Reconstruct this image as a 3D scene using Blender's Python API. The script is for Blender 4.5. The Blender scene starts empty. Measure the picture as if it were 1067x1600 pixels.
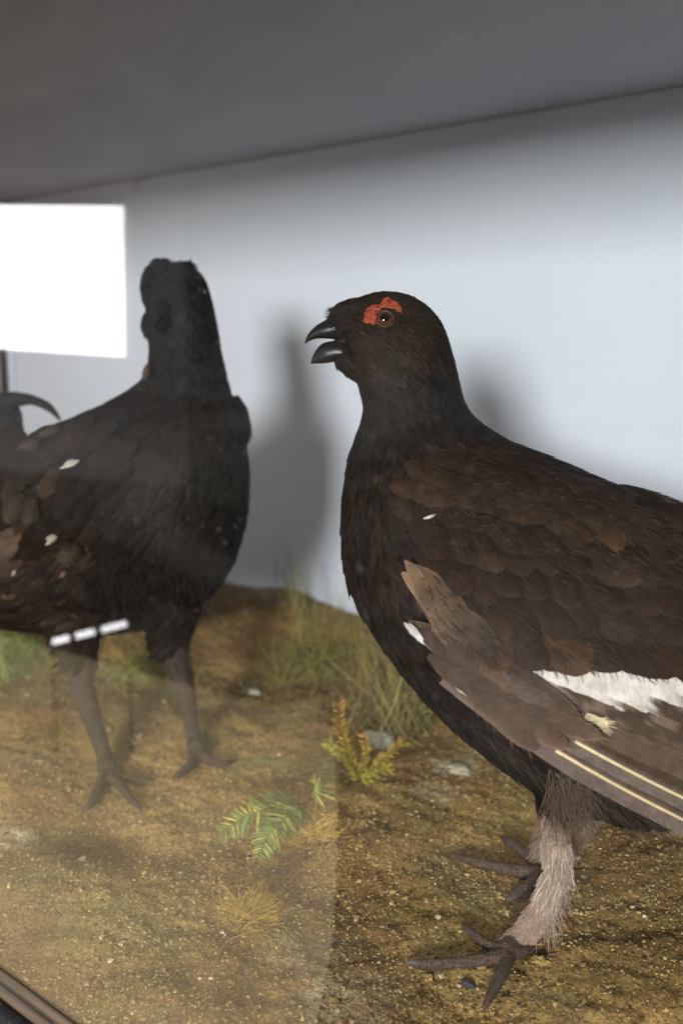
import bpy, math, random
import numpy as np
from mathutils import Vector, Matrix
from mathutils.bvhtree import BVHTree

random.seed(7)
rng = np.random.default_rng(11)
scene = bpy.context.scene
COL = scene.collection

# ------------------------------------------------------------------ camera geometry
IW, IH, FPX = 1067.0, 1600.0, 1556.0
PSI, PIT = math.radians(40.5), math.radians(9.4)
EYE = np.array([0.0, 0.0, 0.36])
FWD = np.array([-math.sin(PSI) * math.cos(PIT), math.cos(PSI) * math.cos(PIT), -math.sin(PIT)])
RGT = np.array([math.cos(PSI), math.sin(PSI), 0.0])
UPV = np.cross(RGT, FWD)
YG, YW, ZC = 0.264, 1.0, 0.612          # glass plane, back wall plane, underside of the case top
XL, XR = -1.653, 0.46


def ray(x, y):
    return FWD + RGT * ((x - IW / 2) / FPX) + UPV * ((IH / 2 - y) / FPX)


def P(x, y, t):
    return EYE + ray(x, y) * t


def G(x, y, z=0.0):
    d = ray(x, y)
    return EYE + d * ((z - EYE[2]) / d[2])


def Wl(x, y, yw=YW):
    d = ray(x, y)
    return EYE + d * ((yw - EYE[1]) / d[1])


def mir(p):
    return np.array([p[0], 2 * YG - p[1], p[2]])


def depth_of(p):
    return float(np.dot(np.asarray(p) - EYE, FWD))


def topix(p):
    q = np.asarray(p) - EYE
    t = q @ FWD
    return IW / 2 + FPX * (q @ RGT) / t, IH / 2 - FPX * (q @ UPV) / t


# ------------------------------------------------------------------ object helpers
ORG = {}


def thing(name, label, cat, loc, group=None):
    o = bpy.data.objects.new(name, None)
    COL.objects.link(o)
    o.location = Vector(loc)
    o.empty_display_size = 0.02
    o["label"] = label
    o["category"] = cat
    if group:
        o["group"] = group
    ORG[o.name] = np.array(loc, float)
    return o


def tag(o, label, cat, group=None):
    o["label"] = label
    o["category"] = cat
    if group:
        o["group"] = group
    return o


def mesh_obj(name, verts, faces, mat, parent=None, cols=None, uvs=None, smooth=True, org=None):
    """verts are world coordinates; org is where the object's origin stands"""
    V = np.asarray(verts, float)
    if parent is not None:
        base = ORG[parent.name]
    else:
        base = np.asarray(org, float) if org is not None else np.zeros(3)
    me = bpy.data.meshes.new(name)
    me.from_pydata([tuple(v) for v in (V - base)], [], [tuple(int(i) for i in f) for f in faces])
    if cols is not None:
        a = me.attributes.new("Col", "FLOAT_COLOR", "POINT")
        c = np.ones((len(V), 4), np.float32)
        c[:, :3] = np.asarray(cols, np.float32)
        a.data.foreach_set("color", c.ravel())
    if uvs is not None:
        uvl = me.uv_layers.new(name="UVMap")
        li = np.empty(len(me.loops), np.int32)
        me.loops.foreach_get("vertex_index", li)
        uvl.data.foreach_set("uv", np.asarray(uvs, np.float32)[li].ravel())
    if smooth:
        me.polygons.foreach_set("use_smooth", np.ones(len(me.polygons), bool))
    if isinstance(mat, (list, tuple)):
        for m in mat:
            me.materials.append(m)
    else:
        me.materials.append(mat)
    me.update()
    o = bpy.data.objects.new(name, me)
    COL.objects.link(o)
    if parent is not None:
        o.parent = parent
        ORG[o.name] = base
    else:
        o.location = Vector(base)
        ORG[o.name] = base
    return o


class Batch:
    def __init__(self):
        self.v, self.f, self.c, self.uv, self.n = [], [], [], [], 0

    def add(self, v, f, c=None, uv=None):
        v = np.asarray(v, float)
        self.v.append(v)
        self.f.extend([tuple(i + self.n for i in q) for q in f])
        if c is None:
            c = np.full((len(v), 3), 0.5)
        c = np.asarray(c, float)
        if c.ndim == 1:
            c = np.repeat(c[None, :], len(v), 0)
        self.c.append(c)
        self.uv.append(np.zeros((len(v), 2)) if uv is None else np.asarray(uv, float))
        self.n += len(v)

    def build(self, name, mat, parent=None, smooth=True, org=None):
        return mesh_obj(name, np.vstack(self.v), self.f, mat, parent, np.vstack(self.c), np.vstack(self.uv), smooth, org)


def box_vf(lo, hi, bev=0.0):
    x0, y0, z0 = lo
    x1, y1, z1 = hi
    v = [(x0, y0, z0), (x1, y0, z0), (x1, y1, z0), (x0, y1, z0), (x0, y0, z1), (x1, y0, z1), (x1, y1, z1), (x0, y1, z1)]
    f = [(0, 3, 2, 1), (4, 5, 6, 7), (0, 1, 5, 4), (1, 2, 6, 5), (2, 3, 7, 6), (3, 0, 4, 7)]
    return v, f


def box(name, lo, hi, mat, parent=None, bev=0.0, org=None):
    v, f = box_vf(lo, hi)
    o = mesh_obj(name, v, f, mat, parent, smooth=False, org=org)
    if bev:
        m = o.modifiers.new("bevel", "BEVEL")
        m.width = bev
        m.segments = 3
    return o


def nz(v):
    v = np.asarray(v, float)
    return v / (np.linalg.norm(v, axis=-1, keepdims=True) + 1e-12)


def catmull(A, k):
    A = np.asarray(A, float)
    out = []
    n = len(A)
    for i in range(n - 1):
        p0, p1, p2, p3 = A[max(i - 1, 0)], A[i], A[i + 1], A[min(i + 2, n - 1)]
        for j in range(k):
            t = j / k
            out.append(0.5 * ((2 * p1) + (-p0 + p2) * t + (2 * p0 - 5 * p1 + 4 * p2 - p3) * t * t + (-p0 + 3 * p1 - 3 * p2 + p3) * t ** 3))
    out.append(A[-1])
    return np.array(out)


def tube_vf(pts, radii, n=10, k=3):
    A = catmull(np.hstack([np.asarray(pts, float), np.asarray(radii, float)[:, None]]), k)
    pts, radii = A[:, :3], np.maximum(A[:, 3], 1e-4)
    T = nz(np.gradient(pts, axis=0))
    a = np.array([0, 0, 1.0]) if abs(T[0][2]) < 0.9 else np.array([1.0, 0, 0])
    V, Fc = [], []
    for i in range(len(pts)):
        u = nz(a - T[i] * np.dot(a, T[i]))
        a = u
        w = np.cross(T[i], u)
        for j in range(n):
            th = 2 * math.pi * j / n
            V.append(pts[i] + radii[i] * (math.cos(th) * u + math.sin(th) * w))
    m = len(pts)
    for i in range(m - 1):
        for j in range(n):
            Fc.append((i * n + j, i * n + (j + 1) % n, (i + 1) * n + (j + 1) % n, (i + 1) * n + j))
    V.append(pts[0] - T[0] * radii[0] * 0.5)
    V.append(pts[-1] + T[-1] * radii[-1] * 0.5)
    c0, c1 = m * n, m * n + 1
    for j in range(n):
        Fc.append((c0, (j + 1) % n, j))
        Fc.append((c1, (m - 1) * n + j, (m - 1) * n + (j + 1) % n))
    return np.array(V), Fc


def ico(n=1):
    t = (1 + 5 ** .5) / 2
    v = [(-1, t, 0), (1, t, 0), (-1, -t, 0), (1, -t, 0), (0, -1, t), (0, 1, t), (0, -1, -t), (0, 1, -t), (t, 0, -1), (t, 0, 1), (-t, 0, -1), (-t, 0, 1)]
    v = [np.array(q) / np.linalg.norm(q) for q in v]
    f = [(0, 11, 5), (0, 5, 1), (0, 1, 7), (0, 7, 10), (0, 10, 11), (1, 5, 9), (5, 11, 4), (11, 10, 2), (10, 7, 6), (7, 1, 8), (3, 9, 4), (3, 4, 2), (3, 2, 6), (3, 6, 8), (3, 8, 9), (4, 9, 5), (2, 4, 11), (6, 2, 10), (8, 6, 7), (9, 8, 1)]
    for _ in range(n):
        mid, nf = {}, []

        def m(a, b):
            k = (min(a, b), max(a, b))
            if k not in mid:
                q = v[a] + v[b]
                v.append(q / np.linalg.norm(q))
                mid[k] = len(v) - 1
            return mid[k]
        for a, b, c in f:
            x, y, z = m(a, b), m(b, c), m(c, a)
            nf += [(a, x, z), (b, y, x), (c, z, y), (x, y, z)]
        f = nf
    return np.array(v), f


def vnoise(x, y, seed=0):
    xi, yi = np.floor(x).astype(int), np.floor(y).astype(int)
    fx, fy = x - xi, y - yi
    fx, fy = fx * fx * (3 - 2 * fx), fy * fy * (3 - 2 * fy)

    def h(a, b):
        q = np.sin(a * 127.1 + b * 311.7 + seed * 74.7) * 43758.5453
        return q - np.floor(q)
    return (h(xi, yi) * (1 - fx) + h(xi + 1, yi) * fx) * (1 - fy) + (h(xi, yi + 1) * (1 - fx) + h(xi + 1, yi + 1) * fx) * fy - 0.5


# ------------------------------------------------------------------ materials
def mat(name):
    m = bpy.data.materials.new(name)
    m.use_nodes = True
    nt = m.node_tree
    return m, nt, nt.nodes["Principled BSDF"]


def N(nt, typ, **kw):
    n = nt.nodes.new(typ)
    for k, v in kw.items():
        if k in n.inputs:
            n.inputs[k].default_value = v
        else:
            setattr(n, k, v)
    return n


def simple(name, col, rough=0.6, spec=0.3, noise=0.0, scale=60, bump=0.0, metal=0.0):
    m, nt, b = mat(name)
    b.inputs["Roughness"].default_value = rough
    b.inputs["Specular IOR Level"].default_value = spec
    b.inputs["Metallic"].default_value = metal
    b.inputs["Base Color"].default_value = (*col, 1)
    if noise or bump:
        tc = N(nt, "ShaderNodeTexCoord")
        no = N(nt, "ShaderNodeTexNoise", Scale=scale, Detail=6.0)
        nt.links.new(tc.outputs["Object"], no.inputs["Vector"])
        if noise:
            r = N(nt, "ShaderNodeValToRGB")
            r.color_ramp.elements[0].position = 0.3
            r.color_ramp.elements[1].position = 0.7
            r.color_ramp.elements[0].color = (*[c * (1 - noise) for c in col], 1)
            r.color_ramp.elements[1].color = (*[min(1, c * (1 + noise)) for c in col], 1)
            nt.links.new(no.outputs["Fac"], r.inputs["Fac"])
            nt.links.new(r.outputs["Color"], b.inputs["Base Color"])
        if bump:
            bp = N(nt, "ShaderNodeBump", Strength=bump, Distance=0.002)
            nt.links.new(no.outputs["Fac"], bp.inputs["Height"])
            nt.links.new(bp.outputs["Normal"], b.inputs["Normal"])
    return m


def col_mat(name, rough=0.6, spec=0.25, nscale=220, namt=0.35, bump=0.3, dist=0.001, sheen=0.0):
    """colour from the Col attribute, broken up by noise"""
    m, nt, b = mat(name)
    b.inputs["Roughness"].default_value = rough
    b.inputs["Specular IOR Level"].default_value = spec
    b.inputs["Sheen Weight"].default_value = sheen
    at = N(nt, "ShaderNodeAttribute", attribute_name="Col")
    tc = N(nt, "ShaderNodeTexCoord")
    no = N(nt, "ShaderNodeTexNoise", Scale=nscale, Detail=5.0)
    nt.links.new(tc.outputs["Object"], no.inputs["Vector"])
    mr = N(nt, "ShaderNodeMapRange")
    mr.inputs["From Min"].default_value = 0.3
    mr.inputs["From Max"].default_value = 0.7
    mr.inputs["To Min"].default_value = 1 - namt
    mr.inputs["To Max"].default_value = 1 + namt
    nt.links.new(no.outputs["Fac"], mr.inputs["Value"])
    mx = N(nt, "ShaderNodeVectorMath", operation="SCALE")
    nt.links.new(at.outputs["Color"], mx.inputs[0])
    nt.links.new(mr.outputs["Result"], mx.inputs["Scale"])
    nt.links.new(mx.outputs[0], b.inputs["Base Color"])
    if bump:
        bp = N(nt, "ShaderNodeBump", Strength=bump, Distance=dist)
        nt.links.new(no.outputs["Fac"], bp.inputs["Height"])
        nt.links.new(bp.outputs["Normal"], b.inputs["Normal"])
    return m


def feather_mat():
    """vanes: barb streaks run out from the shaft (uv: u = across in mm from the shaft, v = along in mm)"""
    m, nt, b = mat("feather")
    b.inputs["Roughness"].default_value = 0.6
    b.inputs["Specular IOR Level"].default_value = 0.10
    b.inputs["Sheen Weight"].default_value = 0.0
    at = N(nt, "ShaderNodeAttribute", attribute_name="Col")
    uv = N(nt, "ShaderNodeUVMap")
    sep = N(nt, "ShaderNodeSeparateXYZ")
    nt.links.new(uv.outputs["UV"], sep.inputs[0])
    ab = N(nt, "ShaderNodeMath", operation="ABSOLUTE")
    nt.links.new(sep.outputs["X"], ab.inputs[0])
    m1 = N(nt, "ShaderNodeMath", operation="MULTIPLY_ADD")
    nt.links.new(ab.outputs[0], m1.inputs[0])
    m1.inputs[1].default_value = -0.9
    nt.links.new(sep.outputs["Y"], m1.inputs[2])
    cmb = N(nt, "ShaderNodeCombineXYZ")
    sc = N(nt, "ShaderNodeMath", operation="MULTIPLY")
    sc.inputs[1].default_value = 1.5
    nt.links.new(m1.outputs[0], sc.inputs[0])
    nt.links.new(sc.outputs[0], cmb.inputs[0])
    s2 = N(nt, "ShaderNodeMath", operation="MULTIPLY")
    s2.inputs[1].default_value = 0.12
    nt.links.new(sep.outputs["X"], s2.inputs[0])
    nt.links.new(s2.outputs[0], cmb.inputs[1])
    no = N(nt, "ShaderNodeTexNoise", Scale=1.0, Detail=3.0)
    nt.links.new(cmb.outputs[0], no.inputs["Vector"])
    tc = N(nt, "ShaderNodeTexCoord")
    n2 = N(nt, "ShaderNodeTexNoise", Scale=130.0, Detail=4.0)
    nt.links.new(tc.outputs["Object"], n2.inputs["Vector"])
    ad = N(nt, "ShaderNodeMath", operation="ADD")
    nt.links.new(no.outputs["Fac"], ad.inputs[0])
    nt.links.new(n2.outputs["Fac"], ad.inputs[1])
    mr = N(nt, "ShaderNodeMapRange")
    mr.inputs["From Min"].default_value = 0.65
    mr.inputs["From Max"].default_value = 1.35
    mr.inputs["To Min"].default_value = 0.6
    mr.inputs["To Max"].default_value = 1.4
    nt.links.new(ad.outputs[0], mr.inputs["Value"])
    mx = N(nt, "ShaderNodeVectorMath", operation="SCALE")
    nt.links.new(at.outputs["Color"], mx.inputs[0])
    nt.links.new(mr.outputs["Result"], mx.inputs["Scale"])
    nt.links.new(mx.outputs[0], b.inputs["Base Color"])
    bp = N(nt, "ShaderNodeBump", Strength=0.35, Distance=0.0006)
    nt.links.new(no.outputs["Fac"], bp.inputs["Height"])
    nt.links.new(bp.outputs["Normal"], b.inputs["Normal"])
    return m


M_FEATHER = feather_mat()
M_BODY = col_mat("skin_and_down", 0.75, 0.12, 500, 0.5, 0.5, 0.001)
M_HAIR = col_mat("fine_barbs", 0.7, 0.15, 900, 0.3, 0.0)
M_LEAF = col_mat("dried_leaf", 0.6, 0.2, 300, 0.4, 0.2, 0.0005)
M_STONE = col_mat("gravel_grain", 0.8, 0.2, 900, 0.35, 0.3, 0.0006)
M_HORN = simple("horn", (0.010, 0.008, 0.008), 0.42, 0.5, 0.3, 150, 0.1)
M_HORN2 = simple("dusty_horn", (0.010, 0.009, 0.009), 0.6, 0.2, 0.3, 150, 0.1)
M_BLACK = simple("black_lacquer", (0.008, 0.008, 0.01), 0.22, 0.6, 0.3, 300, 0.12)
M_NAIL = simple("nail_metal", (0.55, 0.5, 0.45), 0.4, 0.5, 0.2, 400)


def paint_mat():
    m, nt, b = mat("pale_blue_paint")
    b.inputs["Roughness"].default_value = 0.75
    b.inputs["Specular IOR Level"].default_value = 0.15
    tc = N(nt, "ShaderNodeTexCoord")
    mp = N(nt, "ShaderNodeMapping")
    mp.inputs["Scale"].default_value = (3.0, 3.0, 110.0)
    nt.links.new(tc.outputs["Object"], mp.inputs["Vector"])
    no = N(nt, "ShaderNodeTexNoise", Scale=1.6, Detail=7.0, Roughness=0.6)
    nt.links.new(mp.outputs[0], no.inputs["Vector"])
    big = N(nt, "ShaderNodeTexNoise", Scale=5.0, Detail=3.0)
    nt.links.new(tc.outputs["Object"], big.inputs["Vector"])
    r = N(nt, "ShaderNodeValToRGB")
    e = r.color_ramp.elements
    e[0].position, e[0].color = 0.25, (0.592, 0.648, 0.752, 1)
    e[1].position, e[1].color = 0.75, (0.658, 0.705, 0.782, 1)
    ad = N(nt, "ShaderNodeMath", operation="MULTIPLY_ADD")
    ad.inputs[1].default_value = 0.45
    nt.links.new(no.outputs["Fac"], ad.inputs[0])
    hb = N(nt, "ShaderNodeMath", operation="MULTIPLY")
    hb.inputs[1].default_value = 0.55
    nt.links.new(big.outputs["Fac"], hb.inputs[0])
    nt.links.new(hb.outputs[0], ad.inputs[2])
    nt.links.new(ad.outputs[0], r.inputs["Fac"])
    nt.links.new(r.outputs["Color"], b.inputs["Base Color"])
    bp = N(nt, "ShaderNodeBump", Strength=0.25, Distance=0.001)
    nt.links.new(no.outputs["Fac"], bp.inputs["Height"])
    nt.links.new(bp.outputs["Normal"], b.inputs["Normal"])
    return m


M_PAINT = paint_mat()
M_CEIL = simple("shaded_blue_paint", (0.40, 0.405, 0.465), 0.85, 0.1, 0.03, 12, 0.04)  # the back's pale blue, darkened in colour for the shade under the top
M_SIDE = simple("pinkish_board", (0.50, 0.36, 0.28), 0.7, 0.2, 0.25, 20, 0.1)
M_WALLP = simple("pale_plaster", (0.62, 0.62, 0.64), 0.8, 0.2, 0.08, 8, 0.1)
M_DIMWALL = simple("grey_wallpaper", (0.20, 0.20, 0.225), 0.9, 0.05, 0.5, 3, 0.0)
M_TABLE = simple("cream_laminate", (0.82, 0.68, 0.44), 0.75, 0.15, 0.12, 5, 0.0)
M_DARKWOOD = simple("dark_stained_wood", (0.03, 0.022, 0.018), 0.5, 0.3, 0.3, 30, 0.1)


def wood_mat():
    m, nt, b = mat("worn_brown_wood")
    b.inputs["Roughness"].default_value = 0.45
    tc = N(nt, "ShaderNodeTexCoord")
    mp = N(nt, "ShaderNodeMapping")
    mp.inputs["Scale"].default_value = (6.0, 160.0, 160.0)
    nt.links.new(tc.outputs["Object"], mp.inputs["Vector"])
    no = N(nt, "ShaderNodeTexNoise", Scale=1.5, Detail=6.0)
    nt.links.new(mp.outputs[0], no.inputs["Vector"])
    r = N(nt, "ShaderNodeValToRGB")
    e = r.color_ramp.elements
    e[0].position, e[0].color = 0.3, (0.055, 0.036, 0.022, 1)
    e[1].position, e[1].color = 0.75, (0.20, 0.14, 0.09, 1)
    nt.links.new(no.outputs["Fac"], r.inputs["Fac"])
    nt.links.new(r.outputs["Color"], b.inputs["Base Color"])
    bp = N(nt, "ShaderNodeBump", Strength=0.4, Distance=0.001)
    nt.links.new(no.outputs["Fac"], bp.inputs["Height"])
    nt.links.new(bp.outputs["Normal"], b.inputs["Normal"])
    return m


M_WOOD = wood_mat()


def emit_mat(name, col, s):
    m = bpy.data.materials.new(name)
    m.use_nodes = True
    nt = m.node_tree
    nt.nodes.clear()
    out = nt.nodes.new("ShaderNodeOutputMaterial")
    e = nt.nodes.new("ShaderNodeEmission")
    e.inputs["Color"].default_value = (*col, 1)
    e.inputs["Strength"].default_value = s
    nt.links.new(e.outputs[0], out.inputs[0])
    return m


def glass_mat():
    m = bpy.data.materials.new("old_window_glass")
    m.use_nodes = True
    nt = m.node_tree
    nt.nodes.clear()
    out = nt.nodes.new("ShaderNodeOutputMaterial")
    mix = nt.nodes.new("ShaderNodeMixShader")
    tr = nt.nodes.new("ShaderNodeBsdfTransparent")
    gl = nt.nodes.new("ShaderNodeBsdfGlossy")
    gl.inputs["Roughness"].default_value = 0.0
    tr.inputs["Color"].default_value = (0.985, 0.99, 0.985, 1)
    geo = nt.nodes.new("ShaderNodeNewGeometry")
    mr = nt.nodes.new("ShaderNodeMapRange")
    mr.inputs["To Min"].default_value = 1.5
    mr.inputs["To Max"].default_value = 1 / 1.5
    nt.links.new(geo.outputs["Backfacing"], mr.inputs["Value"])
    fr = nt.nodes.new("ShaderNodeFresnel")
    nt.links.new(mr.outputs["Result"], fr.inputs["IOR"])
    nt.links.new(fr.outputs[0], mix.inputs[0])
    nt.links.new(tr.outputs[0], mix.inputs[1])
    nt.links.new(gl.outputs[0], mix.inputs[2])
    # a thin uneven film of dust and wiped smears
    tc = N(nt, "ShaderNodeTexCoord")
    mp = N(nt, "ShaderNodeMapping")
    mp.inputs["Rotation"].default_value = (0, .6, 0)
    mp.inputs["Scale"].default_value = (4.0, 1.0, 14.0)
    nt.links.new(tc.outputs["Object"], mp.inputs["Vector"])
    no = N(nt, "ShaderNodeTexNoise", Scale=1.4, Detail=6.0, Roughness=.65, Distortion=1.2)
    nt.links.new(mp.outputs[0], no.inputs["Vector"])
    fi = N(nt, "ShaderNodeTexNoise", Scale=420.0, Detail=2.0)
    nt.links.new(tc.outputs["Object"], fi.inputs["Vector"])
    r1 = N(nt, "ShaderNodeMapRange")
    for k_, v_ in (("From Min", .42), ("From Max", .72), ("To Min", .0002), ("To Max", .0055)):
        r1.inputs[k_].default_value = v_
    nt.links.new(no.outputs["Fac"], r1.inputs["Value"])
    r2 = N(nt, "ShaderNodeMapRange")
    for k_, v_ in (("From Min", .715), ("From Max", .78), ("To Min", 0.0), ("To Max", .07)):
        r2.inputs[k_].default_value = v_
    nt.links.new(fi.outputs["Fac"], r2.inputs["Value"])
    ad = N(nt, "ShaderNodeMath", operation="ADD")
    nt.links.new(r1.outputs["Result"], ad.inputs[0])
    nt.links.new(r2.outputs["Result"], ad.inputs[1])
    df = N(nt, "ShaderNodeBsdfDiffuse")
    df.inputs["Color"].default_value = (.8, .78, .75, 1)
    m2 = N(nt, "ShaderNodeMixShader")
    nt.links.new(ad.outputs[0], m2.inputs[0])
    nt.links.new(mix.outputs[0], m2.inputs[1])
    nt.links.new(df.outputs[0], m2.inputs[2])
    nt.links.new(m2.outputs[0], out.inputs[0])
    return m


M_GLASS = glass_mat()

# ------------------------------------------------------------------ ground
FEET = []            # filled with foot positions (x, y) so that the ground stays level there
R_FOOT = G(793, 1492)
R_FOOT2 = G(838, 1362)
L_FOOT = G(168, 1202)
L_FOOT2 = G(306, 1172)
for f_ in (R_FOOT, R_FOOT2, L_FOOT, L_FOOT2, G(690, 1500), G(760, 1345), G(190, 1240), G(330, 1190)):
    FEET.append(f_[:2])


def ground_z(x, y):
    x = np.asarray(x, float)
    y = np.asarray(y, float)
    z = 0.016 * vnoise(x * 7, y * 7, 1) + 0.008 * vnoise(x * 19, y * 19, 2) + 0.004 * vnoise(x * 47, y * 47, 3)
    k = np.ones_like(z)
    for fx, fy in FEET:
        k *= 1 - np.exp(-((x - fx) ** 2 + (y - fy) ** 2) / (2 * 0.035 ** 2))
    z = z * k
    for (gx, gy, s, h) in MOUNDS:
        z = z + h * np.exp(-((x - gx) ** 2 + (y - gy) ** 2) / (2 * s * s))
    z = z + 0.0026 * vnoise(x * 95, y * 95, 4) + 0.0024 * vnoise(x * 240, y * 240, 5)
    e = np.clip((y - 0.277) / 0.05, 0, 1)
    e = e * e * (3 - 2 * e)
    return z * (0.12 + 0.88 * e) - 0.002 * (1 - e)


MOUNDS = []
for px_, py_, s_, h_ in ((420, 960, 0.075, 0.020), (560, 1010, 0.06, 0.012), (250, 1000, 0.07, 0.015), (120, 1310, 0.03, -0.012), (170, 1335, 0.02, -0.008),
                         (60, 1370, 0.03, 0.010), (640, 1440, 0.02, 0.004), (560, 1450, 0.03, -0.004)):
    q = G(px_, py_)
    MOUNDS.append((q[0], q[1], s_, h_))


def gz(p):
    return float(ground_z(p[0], p[1]))


def build_ground():
    nx, ny = 620, 215
    xs = np.linspace(XL + 0.005, XR - 0.005, nx)
    ys = np.linspace(0.2772, YW - 0.004, ny)
    X, Y = np.meshgrid(xs, ys, indexing="ij")
    Z = ground_z(X, Y)
    V = np.stack([X, Y, Z], -1).reshape(-1, 3)
    idx = np.arange(nx * ny).reshape(nx, ny)
    F = np.stack([idx[:-1, :-1], idx[1:, :-1], idx[1:, 1:], idx[:-1, 1:]], -1).reshape(-1, 4)
    x, y = V[:, 0], V[:, 1]
    n1 = vnoise(x * 11, y * 11, 20) + 0.5
    n2 = vnoise(x * 17, y * 17, 21) + 0.5
    n3 = vnoise(x * 38, y * 38, 22) + 0.5
    n4 = vnoise(x * 130, y * 130, 23) + .6 * vnoise(x * 290, y * 290, 24)
    ochre, brown, olive = np.array([0.345, 0.222, 0.080]), np.array([0.19, 0.112, 0.041]), np.array([0.235, 0.185, 0.062])
    sm = lambda a, lo, hi: np.clip((a - lo) / (hi - lo), 0, 1)[:, None]
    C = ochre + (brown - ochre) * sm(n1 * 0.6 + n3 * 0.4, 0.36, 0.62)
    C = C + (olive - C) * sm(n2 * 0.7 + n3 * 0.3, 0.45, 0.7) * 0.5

    def stain_or_shade(px, py, s, col, a, z=0.0, sx=1.0):
        nonlocal C
        q = G(px, py, z)
        d = ((x - q[0]) ** 2 + (y - q[1]) ** 2) / (s * s) + 0.9 * (n3 - 0.5) + 0.5 * (n2 - .5)
        w = np.clip(1.25 - d + 1.1 * n4, 0, 1)[:, None] * a
        C = C + (np.array(col) - C) * w
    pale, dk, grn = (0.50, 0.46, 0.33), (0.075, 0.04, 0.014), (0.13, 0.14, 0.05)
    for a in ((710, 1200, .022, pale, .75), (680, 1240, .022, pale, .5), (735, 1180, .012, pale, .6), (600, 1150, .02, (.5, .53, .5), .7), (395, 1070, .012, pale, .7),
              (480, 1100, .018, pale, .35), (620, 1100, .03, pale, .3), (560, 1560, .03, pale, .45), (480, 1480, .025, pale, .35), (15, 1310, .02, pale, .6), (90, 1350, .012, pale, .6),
              (150, 1330, .035, dk, .8), (110, 1290, .03, dk, .5), (540, 1440, .045, dk, .6), (560, 1300, .03, dk, .55), (620, 1560, .03, dk, .6), (330, 960, .1, dk, .85), (430, 960, .06, dk, .7),  # dk around the back mound paints the upright grouse's shadow into the sand
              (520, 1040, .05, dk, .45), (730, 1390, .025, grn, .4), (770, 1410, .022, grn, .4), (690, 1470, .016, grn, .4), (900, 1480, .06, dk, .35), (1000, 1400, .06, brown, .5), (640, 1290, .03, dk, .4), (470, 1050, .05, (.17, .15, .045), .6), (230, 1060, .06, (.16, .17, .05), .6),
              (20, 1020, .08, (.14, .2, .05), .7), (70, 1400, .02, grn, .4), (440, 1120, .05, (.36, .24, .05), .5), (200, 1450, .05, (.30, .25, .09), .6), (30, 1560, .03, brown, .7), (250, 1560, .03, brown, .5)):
        stain_or_shade(*a)
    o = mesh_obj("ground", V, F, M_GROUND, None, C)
    o["kind"] = "structure"
    return o


def ground_mat():
    m = col_mat("sandy_earth", 0.9, 0.12, 420, 0.4, 0.6, 0.0015)
    nt = m.node_tree
    b = nt.nodes["Principled BSDF"]
    src = b.inputs["Base Color"].links[0].from_socket
    tc = [n for n in nt.nodes if n.type == "TEX_COORD"][0]
    vo = N(nt, "ShaderNodeTexVoronoi", Scale=650.0)
    nt.links.new(tc.outputs["Object"], vo.inputs["Vector"])
    sp_ = N(nt, "ShaderNodeSeparateColor")
    nt.links.new(vo.outputs["Color"], sp_.inputs[0])
    mr = N(nt, "ShaderNodeMapRange")
    mr.inputs["To Min"].default_value = .7
    mr.inputs["To Max"].default_value = 1.32
    nt.links.new(sp_.outputs[0], mr.inputs["Value"])
    mx = N(nt, "ShaderNodeVectorMath", operation="SCALE")
    nt.links.new(src, mx.inputs[0])
    nt.links.new(mr.outputs["Result"], mx.inputs["Scale"])
    nt.links.new(mx.outputs[0], b.inputs["Base Color"])
    return m


M_GROUND = ground_mat()
build_ground()


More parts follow.
